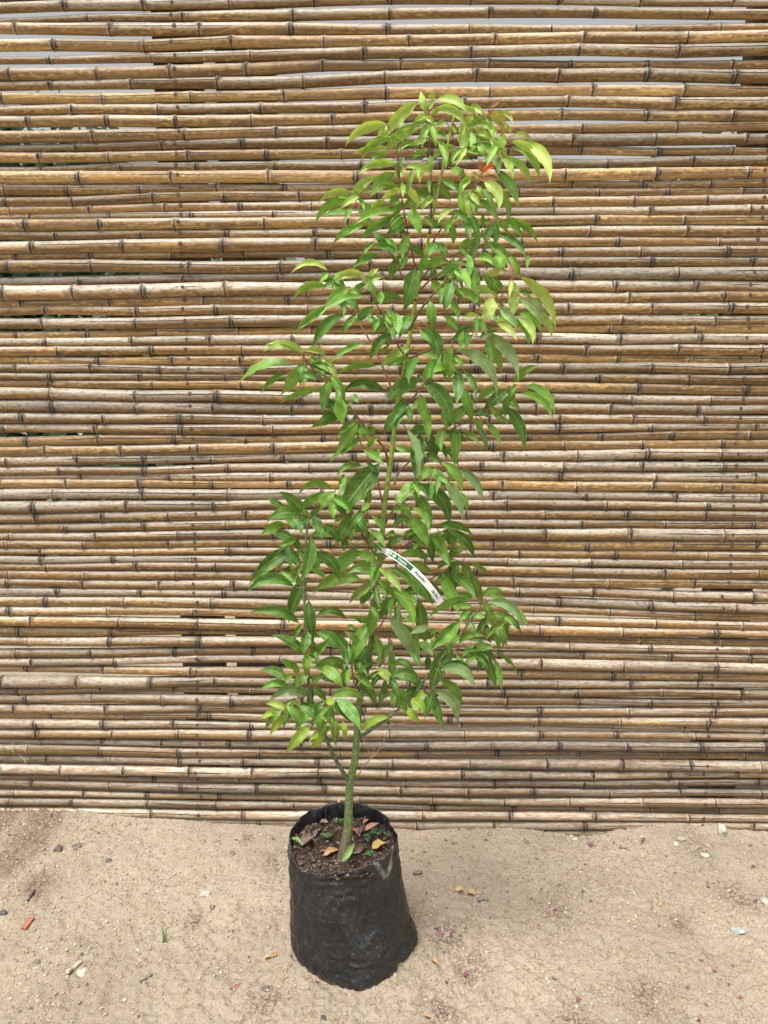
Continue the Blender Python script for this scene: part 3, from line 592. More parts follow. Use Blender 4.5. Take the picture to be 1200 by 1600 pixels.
LEAVES[(380,400,4.615)] = """600 105 370 125 50 y .25|610 130 555 190 60 m .1|600 225 385 305 70 m .2|720 110 660 190 40 m .1|860 130 680 185 70 y .25|880 200 850 130 40 y 0|880 200 1010 160 70 y .3|900 140 970 95 40 y 0|765 230 600 370 80 m .1|870 295 570 430 60 m .15|850 260 770 260 50 m .1|720 160 720 230 50 d 0|615 360 390 540 70 m .1|735 430 520 650 90 d .15|990 250 995 350 70 m 0|1130 300 940 350 80 d .2|940 370 815 470 80 d .1|900 440 960 520 60 d .1|1040 500 955 570 30 d .3|1045 390 1090 590 90 m .05|1065 570 925 735 80 d .08|1030 650 1000 710 40 m 0|860 635 645 760 50 m .1|960 795 705 855 55 m .2|1030 985 740 1000 90 d .3|1195 670 1010 795 80 y .1|1200 740 1050 800 50 m .1|430 700 170 695 60 y .35|400 690 180 650 30 y .2|430 710 350 640 50 y .2|450 690 590 730 60 y .3|480 710 530 790 60 y .1|570 740 665 870 70 y .1|430 770 285 980 100 m 0|350 790 0 915 60 m .2|300 860 140 980 50 m .1|640 870 730 1010 80 m .1|480 790 630 870 80 d .2|620 900 575 1110 90 m 0|560 970 290 1060 60 m .15|650 870 720 1050 70 m .1|700 1030 715 1200 110 m 0|560 1060 690 1140 100 d .1|690 1150 560 1200 80 d .15|800 1000 830 1060 50 d 0|1200 880 1050 1035 120 d .05|1180 1060 1090 1200 100 d .1|1190 150 1165 370 90 d .05|960 -10 800 90 60 d .1|1120 0 1075 160 90 d .1|1170 0 1140 90 70 m 0|410 850 560 900 50 d .1"""
LEAVES[(620,400,4.615)] = """130 100 50 370 130 d .05|370 40 165 110 70 m .25|520 50 590 290 100 d 0|250 180 320 310 90 m .1|400 190 345 390 80 d .05|380 320 435 450 60 m .1|240 330 250 530 80 d 0|340 440 440 540 70 m .1|440 240 560 350 70 m .1|550 280 590 370 60 m .1|630 140 720 270 80 d .1|795 110 620 185 60 o .35|840 150 800 50 50 r 0|740 0 750 110 110 m 0|560 235 720 300 60 y .3|690 300 620 470 110 y 0|850 200 835 440 90 y 0|820 180 815 290 40 y 0|890 160 1115 500 62 y .16|880 320 1050 500 110 p .2|1040 400 1110 565 60 y .1|870 450 965 625 70 y .2|880 420 1025 550 60 m .2|740 370 860 530 70 p .1|740 430 795 530 80 Y 0|490 440 590 430 60 y .1|500 520 440 570 60 m .1|545 570 450 670 70 m .1|620 565 850 870 95 p .2|660 590 670 770 80 d .05|720 650 755 830 60 m .05|440 685 690 990 90 p .2|400 650 380 880 110 m 0|230 520 300 740 120 d .1|170 705 300 760 40 m .1|320 760 200 905 90 m .1|360 790 280 840 60 m .1|150 730 95 910 80 m .1|160 880 0 1010 110 d .1|60 760 60 860 80 d 0|430 820 425 1050 90 d 0|490 830 560 1010 60 d .1|470 960 540 1170 80 m .05|200 920 370 1200 120 d .2|170 1000 185 1170 80 m 0|170 1080 240 1200 60 d .1|40 1040 0 1190 110 d .05|90 1090 75 1200 60 m 0|850 910 1015 800 60 m .12|930 940 1115 1130 60 m .3|890 1000 1105 1170 60 m .2|800 940 835 1045 70 m 0|725 950 590 1055 70 m .2|790 970 640 1100 90 d .1|760 1050 880 1110 70 m .2|790 1095 905 1375 90 d .15|680 1090 740 1200 70 m .1|550 1140 660 1170 60 d .2|490 1080 410 1190 70 m .1|860 460 935 630 60 m .15|600 590 720 540 50 d .1|0 420 10 560 80 m 0|100 420 25 580 80 d .05|170 530 250 640 70 d .1|210 0 165 120 80 m 0|250 60 270 170 60 d 0|400 60 380 150 60 m 0|950 0 940 80 40 m 0|820 0 880 150 60 m .1|590 10 700 80 70 m .2|720 480 850 600 60 y .1|700 170 760 240 60 d .1|900 250 960 290 50 d .1|560 460 640 540 60 d .1"""
LEAVES[(390,640,5.0)] = """710 30 490 135 80 m .1|840 110 690 330 100 m 0|800 280 645 400 50 m .1|940 130 975 200 50 d .1|1000 215 930 300 70 m .2|1010 310 990 405 60 m 0|1005 440 730 800 200 d .05|870 440 700 520 60 m .25|740 510 700 620 70 m .1|800 540 700 660 80 m .1|650 625 400 670 60 m .25|590 650 370 780 80 m .1|670 645 560 790 80 m .1|720 680 635 825 70 m .1|410 800 245 655 100 d .1|280 780 140 690 60 d .1|410 840 160 880 100 d .3|265 890 100 980 80 m .15|450 870 400 770 70 d .1|480 830 550 770 60 d .1|500 830 565 1000 90 d .05|590 900 690 1030 90 d .15|480 990 700 1020 70 d .2|340 850 400 970 80 d .1|290 860 340 930 50 d .1|330 1000 165 955 90 d .1|355 1010 245 1065 70 m .1|330 980 390 1100 70 d .1|475 1000 400 1320 100 d .05|340 1100 30 1345 120 d .1|800 800 675 1035 110 m 0|730 850 670 880 40 m .1|930 870 860 950 70 d .1|900 960 720 1010 70 m .3|940 960 940 1070 50 m 0|770 1050 700 1020 60 d .1|970 580 900 690 60 m 0|940 640 900 760 60 d 0|930 730 880 790 60 m 0|860 1110 680 1310 130 m .2|840 1130 980 1240 100 m .2|500 1120 680 1330 100 d .2|1200 20 1060 170 130 d .05|740 1010 740 1100 50 d 0"""
LEAVES[(590,640,5.0)] = """140 290 255 330 50 m .1|230 165 285 540 80 p .1|330 200 300 500 120 d .05|270 170 400 190 90 d .3|390 180 450 360 120 d .1|520 0 545 140 80 m 0|520 150 500 310 90 m 0|610 150 600 420 90 m 0|350 0 390 230 70 m .05|680 10 590 110 80 m .1|720 0 730 80 60 m 0|240 90 270 0 50 m 0|750 50 870 60 70 d .3|770 60 820 140 70 m 0|850 110 950 260 60 m .1|770 130 840 320 50 d .1|930 50 1010 110 50 m .1|500 310 620 440 60 m .2|380 350 500 430 80 m .1|370 420 290 510 70 y .3|440 460 330 560 70 m .1|310 540 430 490 50 m .1|450 460 525 600 90 m 0|510 420 640 640 80 m .25|640 470 800 710 80 p .2|520 560 650 830 90 p .15|640 650 690 790 50 m .1|300 560 140 730 120 m 0|310 590 530 885 130 d .25|265 650 390 930 80 m .2|270 770 380 940 70 m .2|195 720 250 920 90 m 0|240 850 130 920 70 d .2|260 850 380 1060 120 m .15|400 980 430 1180 80 d 0|310 950 215 1005 60 m .2|205 1000 80 1085 80 d .15|140 970 75 1000 60 m .1|250 1080 370 1180 70 m .2|480 910 720 975 80 m .3|540 940 595 1100 60 m .05|590 950 740 1140 80 d .15|600 960 690 1080 60 m .1|445 975 555 1200 100 m 0|680 1100 560 1170 70 m .25|185 1140 330 1170 50 m .2|130 790 190 780 60 m .1|560 470 560 560 40 d 0"""
LEAVES[(380,880,5.0)] = """385 185 55 235 100 d .25|410 150 300 65 60 m .1|440 160 370 50 60 m .05|510 120 370 435 120 d .05|425 465 90 395 90 d .22|515 300 550 600 100 d .05|585 410 790 445 70 d .3|500 530 480 700 100 d 0|470 710 245 580 80 d .1|740 660 575 545 110 d .15|860 790 690 545 110 d .1|530 740 670 590 80 m .05|540 700 530 590 70 m 0|500 710 490 870 90 m 0|400 820 300 750 70 m .1|420 860 400 770 60 m 0|330 910 145 850 80 d .2|350 960 150 990 70 m .2|510 860 390 970 90 m .05|590 810 760 960 90 m .1|820 840 600 790 90 m .3|560 820 740 870 80 m .3|540 940 640 880 70 m .1|380 870 330 940 50 m .1|530 1050 225 1085 90 p .35|520 980 640 1070 70 m .1|335 1145 190 1105 70 y .1|300 1155 145 1215 60 Y .1|330 1180 220 1330 70 Y 0|410 1060 340 1140 50 m 0|600 1120 425 1290 110 m .1|420 1070 430 1160 70 Y 0|510 1270 345 1465 90 Y 0|690 1280 530 1390 70 Y .1|640 1340 545 1440 80 Y .1|720 1220 725 1410 80 Y 0|780 1240 790 1370 50 Y 0|610 1210 700 1250 60 Y .1|690 1055 940 1110 80 m .3|690 1075 830 1235 80 d .1|730 1060 900 1290 100 m .1|900 955 1010 1110 80 d .2|910 130 580 220 120 m .15|1040 70 830 90 110 m .2|1015 120 845 295 90 y .05|1000 200 920 310 80 m .1|1020 340 990 560 110 m 0|976 480 870 750 120 m .05|960 460 850 420 70 m .1|880 520 820 490 50 d .1|970 660 880 830 80 d .05|930 820 890 950 70 d 0|1030 570 1070 740 90 m .05|1160 270 1080 420 90 m .05|1040 200 1070 350 60 d 0|1150 700 1160 940 70 m 0|1170 640 1060 780 80 d .1|1130 960 1075 1115 60 d .1|1040 830 1130 930 80 y .1|935 1310 1150 1220 70 Y .2|650 1060 700 1120 70 Y .1|450 1000 350 1010 60 y .1|600 870 700 930 80 d .1"""
LEAVES[(590,880,5.0)] = """210 45 410 300 130 d .1|100 40 260 190 60 m .2|40 60 170 215 80 y .1|70 205 255 490 100 m .25|420 85 195 35 80 y .35|510 80 625 380 110 m 0|585 95 750 270 80 d .1|730 90 800 330 80 m .05|650 0 735 160 90 m .05|730 0 860 80 50 m .1|740 280 420 425 70 m .12|740 265 620 290 50 m .2|640 460 430 660 110 m .05|320 290 375 610 110 m 0|700 370 645 455 70 m 0|735 340 620 350 50 m .1|830 250 980 240 70 m .4|870 240 1020 340 60 m .2|870 310 1110 490 90 p .2|830 300 895 480 80 m .05|910 420 945 660 80 m .05|920 410 1005 590 60 m .1|940 390 1110 540 60 d .15|1030 350 1165 490 50 m .2|1050 350 1140 400 30 m .1|830 400 740 430 60 m .1|640 630 830 580 60 m .3|900 665 765 700 70 m .35|705 710 850 820 60 d .15|850 690 920 950 90 m 0|920 760 965 975 50 m 0|900 680 1085 875 50 m .25|545 660 430 1000 130 d .05|500 840 740 970 100 p .35|520 810 730 900 90 d .35|490 920 630 1120 90 m .3|450 1000 600 1250 100 p .25|460 1040 510 1270 80 d .1|440 1000 375 1195 110 d .05|240 1130 325 1240 80 Y 0|150 980 220 1180 80 m .2|90 1000 200 1170 60 m .1|370 995 150 930 80 d .25|310 900 120 900 110 d .3|130 700 110 940 80 m .05|270 1060 360 1160 110 Y .1|280 1020 380 1040 60 Y .1|250 700 320 810 60 d .1|200 480 300 740 100 m .1|90 430 270 740 110 p .1|145 340 180 530 70 m 0|330 620 420 720 80 d .1|130 770 270 840 70 d .15|230 260 300 320 70 m .1|400 720 380 830 70 d 0|470 520 410 560 60 m .1|620 560 560 600 50 m .1|440 570 440 680 50 m 0|320 430 210 450 70 m .1|400 500 270 550 60 p .1|560 720 540 760 50 m 0|30 700 20 800 80 y 0|60 830 60 930 80 y 0"""
TINT = {'d': (.100, .262, .030), 'm': (.205, .425, .050), 'y': (.42, .59, .13), 'Y': (.38, .55, .04), 'p': (.27, .42, .17), 'o': (.48, .52, .13), 'r': (.44, .22, .15), 'R': (.75, .10, .045)}
WT = np.array([(0, .03), (.06, .30), (.15, .68), (.28, .95), (.40, 1.0), (.52, .95), (.64, .78), (.76, .52), (.86, .27), (.93, .12), (1, .0)])
def leaf_mesh(B, Tt, C, half, roll, r_, nl=13, vdir=None):
    s = np.linspace(0, 1, nl) ** .95; s = s[:, None]
    P = (1 - s) ** 2 * B + 2 * s * (1 - s) * C + s * s * Tt
    Tn = np.gradient(P, axis=0); Tn /= np.linalg.norm(Tn, axis=1)[:, None] + 1e-9
    wprof = np.interp(s[:, 0], WT[:, 0], WT[:, 1]) * half
    acr = np.array([-1, -.55, 0, .55, 1]); V = []; UV = []
    tw = r_.normal(0, .6); fold = r_.uniform(.2, .85); wa = r_.uniform(.06, .24) * half; wf = r_.uniform(2.2, 4.2); ph = r_.uniform(0, 6, 2); curl = r_.uniform(-.2, .5)
    for i in range(nl):
        view = (CAM - P[i]) if vdir is None else np.array(vdir, float); view /= np.linalg.norm(view)
        side = np.cross(Tn[i], view); side /= np.linalg.norm(side) + 1e-9; nrm = np.cross(side, Tn[i])
        a = roll + tw * (s[i, 0] - .5); S_ = side * math.cos(a) + nrm * math.sin(a); N_ = -side * math.sin(a) + nrm * math.cos(a)
        for q in acr:
            w_ = wprof[i]; up = fold * abs(q) ** 1.3 * w_ - curl * w_ * (q * q) * s[i, 0] + wa * (abs(q) ** 1.5) * math.sin(wf * 6.283 * s[i, 0] + ph[int(q > 0)]) * min(1, w_ / half * 1.5)
            V.append(P[i] + S_ * q * w_ * math.cos(fold * .6) + N_ * up); UV.append((s[i, 0], (q + 1) / 2))
    F = [(i * 5 + k, i * 5 + k + 1, (i + 1) * 5 + k + 1, (i + 1) * 5 + k) for i in range(nl - 1) for k in range(4)]
    return np.array(V), F, np.array(UV)
def leaf_material():
    t = NT('leaf_blade'); uvn = t.n('ShaderNodeUVMap', uv_map='UVMap'); sep = t.n('ShaderNodeSeparateXYZ'); t.t.links.new(uvn.outputs[0], sep.inputs[0])
    u, v = sep.outputs[0], sep.outputs[1]; col = t.attr('col', 'Color'); p = t.obj()
    d = t.math('ABSOLUTE', t.add(v, -.5))
    n1 = t.noise(p, 60, 3, .6); n2 = t.noise(p, 400, 3, .6)
    c = t.mix(t.ramp(n1, .35, .7), t.mix(.22, col, (0, .02, 0)), t.mix(.10, col, (.45, .6, .15)))
    mid = t.ramp(d, .018, .045, 1, 0); side = t.math('ABSOLUTE', t.add(t.math('FRACT', t.add(t.mul(u, 8), t.mul(d, -3.2))), -.5))
    c = t.mix(t.mul(t.ramp(side, .03, .10, .35, 0), t.ramp(u, .8, .95, 1, 0)), c, t.mix(.35, col, (.5, .65, .25)))
    c = t.mix(t.mul(mid, .8), c, t.mix(.6, col, (.50, .62, .26)))
    edge = t.ramp(d, .465, .492); c = t.mix(t.mul(edge, .6), c, t.mix(.5, col, (.50, .60, .18)))
    geo = t.n('ShaderNodeNewGeometry'); c = t.mix(t.mul(geo.outputs['Backfacing'], .45), c, (.20, .33, .15))
    sp_ = t.ramp(n2, .70, .74); c = t.mix(t.mul(sp_, .35), c, (.20, .14, .05))
    h = t.add(t.mul(mid, -1), t.mul(n1, .6)); h = t.add(h, t.mul(t.ramp(side, .03, .12, 1, 0), -.25))
    b = t.bsdf(c, .47, t.bump(h, .5, .0010), .5)
    tr = t.n('ShaderNodeBsdfTranslucent'); t.put(tr, 0, t.mix(1.0, c, (1.0, 1.0, .35), 'MULTIPLY')); mx = t.n('ShaderNodeMixShader'); t.put(mx, 0, .30)
    t.t.links.new(b, mx.inputs[1]); t.t.links.new(tr.outputs[0], mx.inputs[2]); return t.done(mx.outputs[0])
M_LEAF = leaf_material(); M_PET = vcol_mat('petiole', .5, 200, .15, .1)
allpx = np.concatenate([b['px'] for b in branches] + [trunk_b['px'] + 0]); own = np.concatenate([np.full(len(b['px']), i) for i, b in enumerate(branches)] + [np.full(len(trunk_b['px']), -1)])
idx_ = np.concatenate([np.arange(len(b['px'])) for b in branches] + [np.arange(len(trunk_b['px']))])
lr = np.random.default_rng(99); nleaf = 0; red_list = []
for b_ in branches + [trunk_b]: b_['L'] = []
def add_leaf(b0, t0, wpx, code, bend):
    global nleaf
    b0 = np.array(b0, float); t0 = np.array(t0, float); L = np.linalg.norm(t0 - b0); t0 = t0 + (t0 - b0) * .12; b0 = b0 - (t0 - b0) * .03
    dd = np.linalg.norm(allpx - b0, axis=1) + np.where(own < 0, 14, 0); j = int(np.argmin(dd)); bi = own[j]
    br = branches[bi] if bi >= 0 else trunk_b; att = br['P'][idx_[j]]
    Yb = att[1] + lr.uniform(-.03, .02); dirx = t0 - b0
    Yt = Yb + lr.normal(-.012, .022); B = at_depth(b0[0], b0[1], Yb); E = at_depth(t0[0], t0[1], Yt)
    perp = np.array([dirx[1], -dirx[0]]) / (L + 1e-6)
    if perp[1] > 0 or (abs(perp[1]) < .15 and lr.uniform() < .5): perp = -perp
    if abs(dirx[0]) < .25 * abs(dirx[1]): perp = perp * (1 if lr.uniform() < .5 else -1)
    bend = min(bend, .24) * .85 + lr.normal(0, .035)
    m = (b0 + t0) / 2 + perp * bend * 2 * L; C = at_depth(m[0], m[1], (Yb + Yt) / 2 - lr.uniform(-.01, .03))
    sc = px_scale(B); Lw = L * sc; wv = wpx * sc * 1.0
    true = min(max(wv, .25 * Lw), .46 * Lw) ; true = max(true, wv * .9); roll = math.acos(min(1, wv / true)) * (1 if lr.uniform() < .6 else -1) + lr.normal(0, .22)
    v_, f_, uv_ = leaf_mesh(B, E, C, true / 2, roll, lr)
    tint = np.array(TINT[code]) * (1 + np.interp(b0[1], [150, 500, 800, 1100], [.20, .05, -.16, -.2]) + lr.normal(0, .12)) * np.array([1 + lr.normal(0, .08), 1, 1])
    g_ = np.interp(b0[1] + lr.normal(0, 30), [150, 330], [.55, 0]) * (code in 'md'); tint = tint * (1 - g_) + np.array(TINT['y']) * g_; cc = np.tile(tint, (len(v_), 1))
    if code in 'oyr':                                                # young leaves redden towards the edge
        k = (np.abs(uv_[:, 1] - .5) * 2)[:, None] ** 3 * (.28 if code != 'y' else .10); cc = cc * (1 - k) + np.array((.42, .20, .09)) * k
    T0 = C - B; T0 /= np.linalg.norm(T0); Cm = B - T0 * min(.016, .5 * np.linalg.norm(att - B))
    s = np.linspace(0, 1, 7)[:, None]; Pp = (1 - s) ** 2 * att + 2 * s * (1 - s) * Cm + s * s * (B + T0 * .004)
    v2, f2 = tube(Pp, np.linspace(.0010, .0007, 7), 5)
    pc = (.36, .09, .05) if lr.uniform() < .65 else (.20, .24, .06); n1 = len(v_)
    f2 = [tuple(i + n1 for i in q) for q in f2] + [(0, 4, n1 + 30)]
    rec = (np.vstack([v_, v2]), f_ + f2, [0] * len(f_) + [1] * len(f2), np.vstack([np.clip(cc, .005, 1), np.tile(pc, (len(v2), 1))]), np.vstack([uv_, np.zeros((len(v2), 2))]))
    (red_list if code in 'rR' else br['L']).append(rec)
    br['n'] += 1; nleaf += 1
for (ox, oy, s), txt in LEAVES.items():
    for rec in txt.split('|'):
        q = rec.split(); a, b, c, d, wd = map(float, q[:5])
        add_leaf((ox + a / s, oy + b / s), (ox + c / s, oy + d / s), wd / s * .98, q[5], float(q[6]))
# a few smaller shaded leaves deep in the crown
for br in branches:
    n_ = len(br['px'])
    for _ in range(8):
        k = lr.integers(int(n_ * .35), n_); p0 = br['px'][k] + lr.normal(0, 6, 2); a = R(lr.uniform(30, 150)); L = lr.uniform(22, 38)
        add_leaf(p0, p0 + np.array([math.cos(a) * L, math.sin(a) * L]), L * .34, 'dm'[int(lr.integers(2))] if p0[1] > 330 else 'my'[int(lr.integers(2))], .1)
def build_leaves(L, name, parent, single):
    def put(m, r): 
        m.v.append(r[0]); m.f += [tuple(i + m.n for i in q) for q in r[1]]; m.mi += r[2]; m.n += len(r[0])
        m.a.setdefault('col', []).append(r[3]); m.a.setdefault('uv', []).append(r[4])
    if len(L) <= 9 or single:
        for r in L: m = MB(); put(m, r); m.build(name, [M_LEAF, M_PET], parent)
    else:
        m = MB(); [put(m, r) for r in L]; m.build('leaf_cluster', [M_LEAF, M_PET], parent)
for br in branches: build_leaves(br['L'], 'leaf', br['o'], False)
build_leaves(trunk_b['L'], 'leaf', tree, False)
build_leaves(red_list, 'young_leaf', tree, True)
for o in bpy.data.objects:
    if o.name.startswith('young_leaf'): o['label'] = 'coral pink unfolding young leaf'
# bare thin tendril by the lowest trunk
P = resample([at_depth(a, b, YT - .01 + c) for a, b, c in [(556,1221,0),(566,1200,-.02),(578,1187,-.03),(592,1172,-.03),(601,1155,-.04),(608,1135,-.05),(620,1115,-.06),(628,1103,-.06)]], 40)
v_, f_ = tube(P, np.linspace(.0013, .0007, 40), 6); o = mesh_obj('tendril', v_, f_, M_BARK, tree, attrs=dict(col=np.tile((.20, .24, .05), (len(v_), 1)))); o['label'] = 'bare yellow green tendril beside the lower trunk'
for pts in ([(566,1150),(573,1162),(582,1170),(588,1172)], [(566,1152),(575,1170),(578,1185)]):
    P = resample([at_depth(a, b, YT - .03) for a, b in pts], 14); v_, f_ = tube(P, .0006, 5)
    o = mesh_obj('dead_twig', v_, f_, M_BARK, tree, attrs=dict(col=np.tile((.30, .2, .12), (len(v_), 1))))
print('leaves', nleaf)

# ------------------------------------------------------------------ plant tag
M_PLA = simple('white_plastic', (.78, .80, .76), .4, 120, .06, .05)
M_PGRN = simple('green_print', (.012, .13, .045), .45, 200, .1, .02); M_PLIM = simple('lime_print', (.50, .72, .25), .45, 200, .1, .02); M_PBLK = simple('black_print', (.02, .02, .022), .5, 200, .1, .02)
YG = YT - .075
cl = resample([at_depth(a, b, YG + c) for a, b, c in [(598,859,.035),(612,866,.012),(630,878,0),(648,893,-.004),(664,909,-.006),(678,926,-.004),(689,942,.002)]], 60)
acc = np.concatenate([[0], np.cumsum(np.linalg.norm(np.diff(cl, axis=0), axis=1))]); LEN = acc[-1]
def rib(d, h, off=0.0):                                               # distance along, height across (+ = up in text), offset to the front
    p = np.array([np.interp(d, acc, cl[:, i]) for i in range(3)]); q = np.array([np.interp(min(d + .002, LEN), acc, cl[:, i]) for i in range(3)]); r0 = np.array([np.interp(max(d - .002, 0), acc, cl[:, i]) for i in range(3)])
    t_ = q - r0; t_ /= np.linalg.norm(t_); view = CAM - p; view /= np.linalg.norm(view); s_ = np.cross(view, t_); s_ /= np.linalg.norm(s_); n_ = np.cross(t_, s_)
    return p + s_ * h + n_ * off
HW = 5.3 * px_scale(cl[0])
tagroot = empty('plant_tag', tuple(cl[0]), label='long white plastic name tag with green print, looped round the sapling stem', cat='plant tag')
V = []; m = 60
for i in range(m):
    d = LEN * i / (m - 1); hw = HW * (.42 + .58 * min(1, max(0, d / LEN - .01) / .05)) 
    sk = 0.0 if i < m - 1 else .004
    for off in (0, -.0007):
        V += [rib(d, -hw, off), rib(min(LEN, d), hw, off)]
F = []
for i in range(m - 1):
    a = i * 4; b = a + 4; F += [(a, b, b + 1, a + 1), (a + 2, a + 3, b + 3, b + 2), (a, a + 2, b + 2, b), (a + 1, b + 1, b + 3, a + 3)]
F += [(0, 1, 3, 2), ((m - 1) * 4, (m - 1) * 4 + 2, (m - 1) * 4 + 3, (m - 1) * 4 + 1)]
mesh_obj('strip', np.array(V), F, M_PLA, tagroot, smooth=False)
# flared tab and the loop round the stem
tabp = [(590,850),(595,855),(600,857),(601,863),(597,864),(594,863),(587,865),(586,860)]
fr = np.array([at_depth(a, b, YT - .045) for a, b in tabp]); bk = fr + [0, .0009, 0]; k = len(fr)
mesh_obj('tab', np.vstack([fr, bk]), [tuple(range(k))[::-1], tuple(range(k, 2 * k))] + [(i, (i + 1) % k, k + (i + 1) % k, k + i) for i in range(k)], M_PLA, tagroot, smooth=False)
sc_ = at_depth(594, 860, YT); lp = [sc_ + np.array([math.cos(a) * .0105, math.sin(a) * .0105 - .002 - (.025 if math.sin(a) < -.8 else 0), .003 * math.cos(a)]) for a in np.linspace(R(-100), R(260), 40)]
v_, f_ = tube(np.array(lp), .0012, 6); mesh_obj('loop', v_, f_, M_PLA, tagroot)
def patch(d0, d1, h0, h1, off, mat, name, n=16):
    V = [rib(d0 + (d1 - d0) * i / n, h, off) for i in range(n + 1) for h in (h0, h1)]
    return mesh_obj(name, np.array(V), [(2 * i, 2 * i + 2, 2 * i + 3, 2 * i + 1) for i in range(n)], mat, tagroot, smooth=False)
g0, g1 = LEN * .115, LEN * .46
patch(g0, g1, -HW * .72, HW * .72, .0004, M_PGRN, 'green_panel')
ctr = LEN * .20
V = [rib(ctr, 0, .0007)] + [rib(ctr + math.cos(a) * HW * .52, math.sin(a) * HW * .52, .0007) for a in np.linspace(0, 6.2832, 17)[:-1]]
mesh_obj('disc_logo', np.array(V), [(0, i + 1, (i + 1) % 16 + 1) for i in range(16)], M_PLIM, tagroot, smooth=False)
def text(s, d0, size, mat, h=-.30, shear=0.0, off=.0008, name='lettering'):
    cu = bpy.data.curves.new('t', 'FONT'); cu.body = s; cu.size = 1; cu.shear = shear; cu.offset = .012
    ob = bpy.data.objects.new('t', cu); COL.objects.link(ob); bpy.context.view_layer.update()
    me = ob.evaluated_get(bpy.context.evaluated_depsgraph_get()).to_mesh()
    vv = [(v.co.x, v.co.y) for v in me.vertices]; ff = [tuple(p.vertices) for p in me.polygons]; ob.to_mesh_clear()
    bpy.data.objects.remove(ob); bpy.data.curves.remove(cu)
    V = np.array([rib(d0 + x * size, (y + h) * size, off) for x, y in vv]); mesh_obj(name, V, ff, mat, tagroot, smooth=False)
text('El', LEN * .125, HW * 1.35, M_PLA); text('Vivero', LEN * .250, HW * 1.15, M_PLA, shear=.2)
text('Alcanfor', LEN * .495, HW * 1.28, M_PBLK, shear=.25); text('26 Bcc', LEN * .80, HW * 1.20, M_PBLK, shear=.1)

# ------------------------------------------------------------------ things lying on the soil
M_DRY = vcol_mat('dry_leaf', .6, 160, .35, .4, transl=.12, spec=.35); M_GRN = vcol_mat('small_green', .45, 200, .2, .2, transl=.2)
def lying_leaf(name, P, L, Wd, head, col, label, cat, curl=.3, lift=.35, group=None, up=(0, -.35, 1), seed=0, mat=None):
    r_ = np.random.default_rng(7000 + seed); h = R(head); d = np.array([math.cos(h), math.sin(h), 0.])
    B = np.array([0, 0, .004]) - d * L / 2; E = np.array([0, 0, .004 + L * lift]) + d * L / 2; C = np.array([0, 0, .004 + L * (curl + lift * .5)])
    v_, f_, uv_ = leaf_mesh(B, E, C, Wd / 2, r_.normal(0, .35), r_, nl=11, vdir=up)
    v_[:, 2] -= min(0, v_[:, 2].min() - .001); n = len(v_)
    cc = np.tile(col, (n, 1)) * (1 + .25 * vnoise(v_, 90, seed))[:, None]
    bk = v_.copy(); bk[:, 2] -= .0004
    o = mesh_obj(name, v_ + P, f_, mat or M_DRY, loc=tuple(P), attrs=dict(col=np.clip(cc, .004, 1)), uv=uv_)
    return tag(o, label, cat, group)
G1 = 'dead leaves lying on the soil in the bag'
for i, (px, py, L, Wd, hd, col, lab, cu, li) in enumerate([
    (480,1319,.052,.026, 35,(.17,.085,.045),'curled brown dead leaf on the soil, left of the stem',.25,.2),
    (518,1329,.042,.020, 15,(.50,.25,.08),'tan orange dead leaf on the soil close in front of the stem',.25,.15),
    (556,1303,.044,.018,-75,(.42,.17,.05),'folded rusty orange leaf on the soil just right of the stem',.2,.2),
    (581,1293,.048,.018, 30,(.58,.28,.15),'pale salmon dead leaf on the soil behind the clovers',.15,.2),
    (573,1284,.036,.015, 50,(.36,.14,.045),'small rusty leaf on the soil behind the salmon one',.2,.35),
    (529,1259,.026,.013, 85,(.55,.24,.09),'small orange leaf tip standing at the back rim of the bag',.1,.8),
    (541,1272,.058,.034,160,(.15,.105,.085),'broad grey brown dead leaf on the soil behind the stem',.15,.1),
    (487,1283,.040,.022,-60,(.105,.06,.05),'dark curled leaf on the soil near the back left rim',.35,.4),
    (500,1279,.036,.020, 60,(.12,.075,.06),'dark wrinkled leaf on the soil at the back left',.35,.3),
    (519,1266,.036,.018, 10,(.13,.08,.07),'purplish brown leaf against the back wall of the bag',.3,.5),
    (566,1300,.040,.013, 70,(.13,.075,.055),'narrow dark brown leaf between the orange ones',.2,.1),
    (560,1334,.034,.022, 40,(.17,.09,.045),'crumpled brown leaf on the soil in front of the clovers',.3,.2),
    (563,1324,.022,.010,-20,(.48,.24,.11),'small tan leaf scrap on the soil right of the stem foot',.2,.2),
    (592,1327,.036,.026, 10,(.62,.38,.06),'yellow dead leaf by the taped fold of the bag rim',.25,.3),
    (506,1292,.030,.015,-20,(.22,.12,.065),'small brown leaf on the soil between the dark curled ones and the stem',.3,.3),
    (536,1282,.030,.014, 80,(.30,.16,.08),'light brown leaf on the soil directly behind the stem',.3,.3),
    (589,1284,.028,.012,-40,(.16,.09,.055),'dark brown leaf on the soil near the back right rim',.3,.3),
    (474,1301,.028,.014, 70,(.14,.085,.055),'dull brown leaf on the soil by the left rim',.3,.2),
    (602,1322,.020,.010,-60,(.24,.14,.07),'small brown scrap on the soil at the right rim',.3,.2),
    (505,1338,.018,.010, 10,(.22,.13,.075),'small brown scrap on the soil near the front left',.3,.2),
    (551,1316,.028,.010,-80,(.34,.17,.08),'thin tan leaf on the soil touching the right of the stem',.3,.2),
    (497,1305,.040,.016, 65,(.12,.07,.045),'narrow brown leaf on the soil beside the left clover',.2,.1)]):
    P = soil_at(px, py); lying_leaf('dead_leaf', P, L, Wd, hd, col, lab, 'dead leaf', cu, li, G1, seed=i)
P = soil_at(464, 1324); P[2] += .01; lying_leaf('fallen_leaf', P, .042, .018, -35, (.16, .30, .05), 'fresh green fallen leaf hanging at the left rim of the bag', 'leaf', .2, -.1, seed=40, mat=M_GRN)
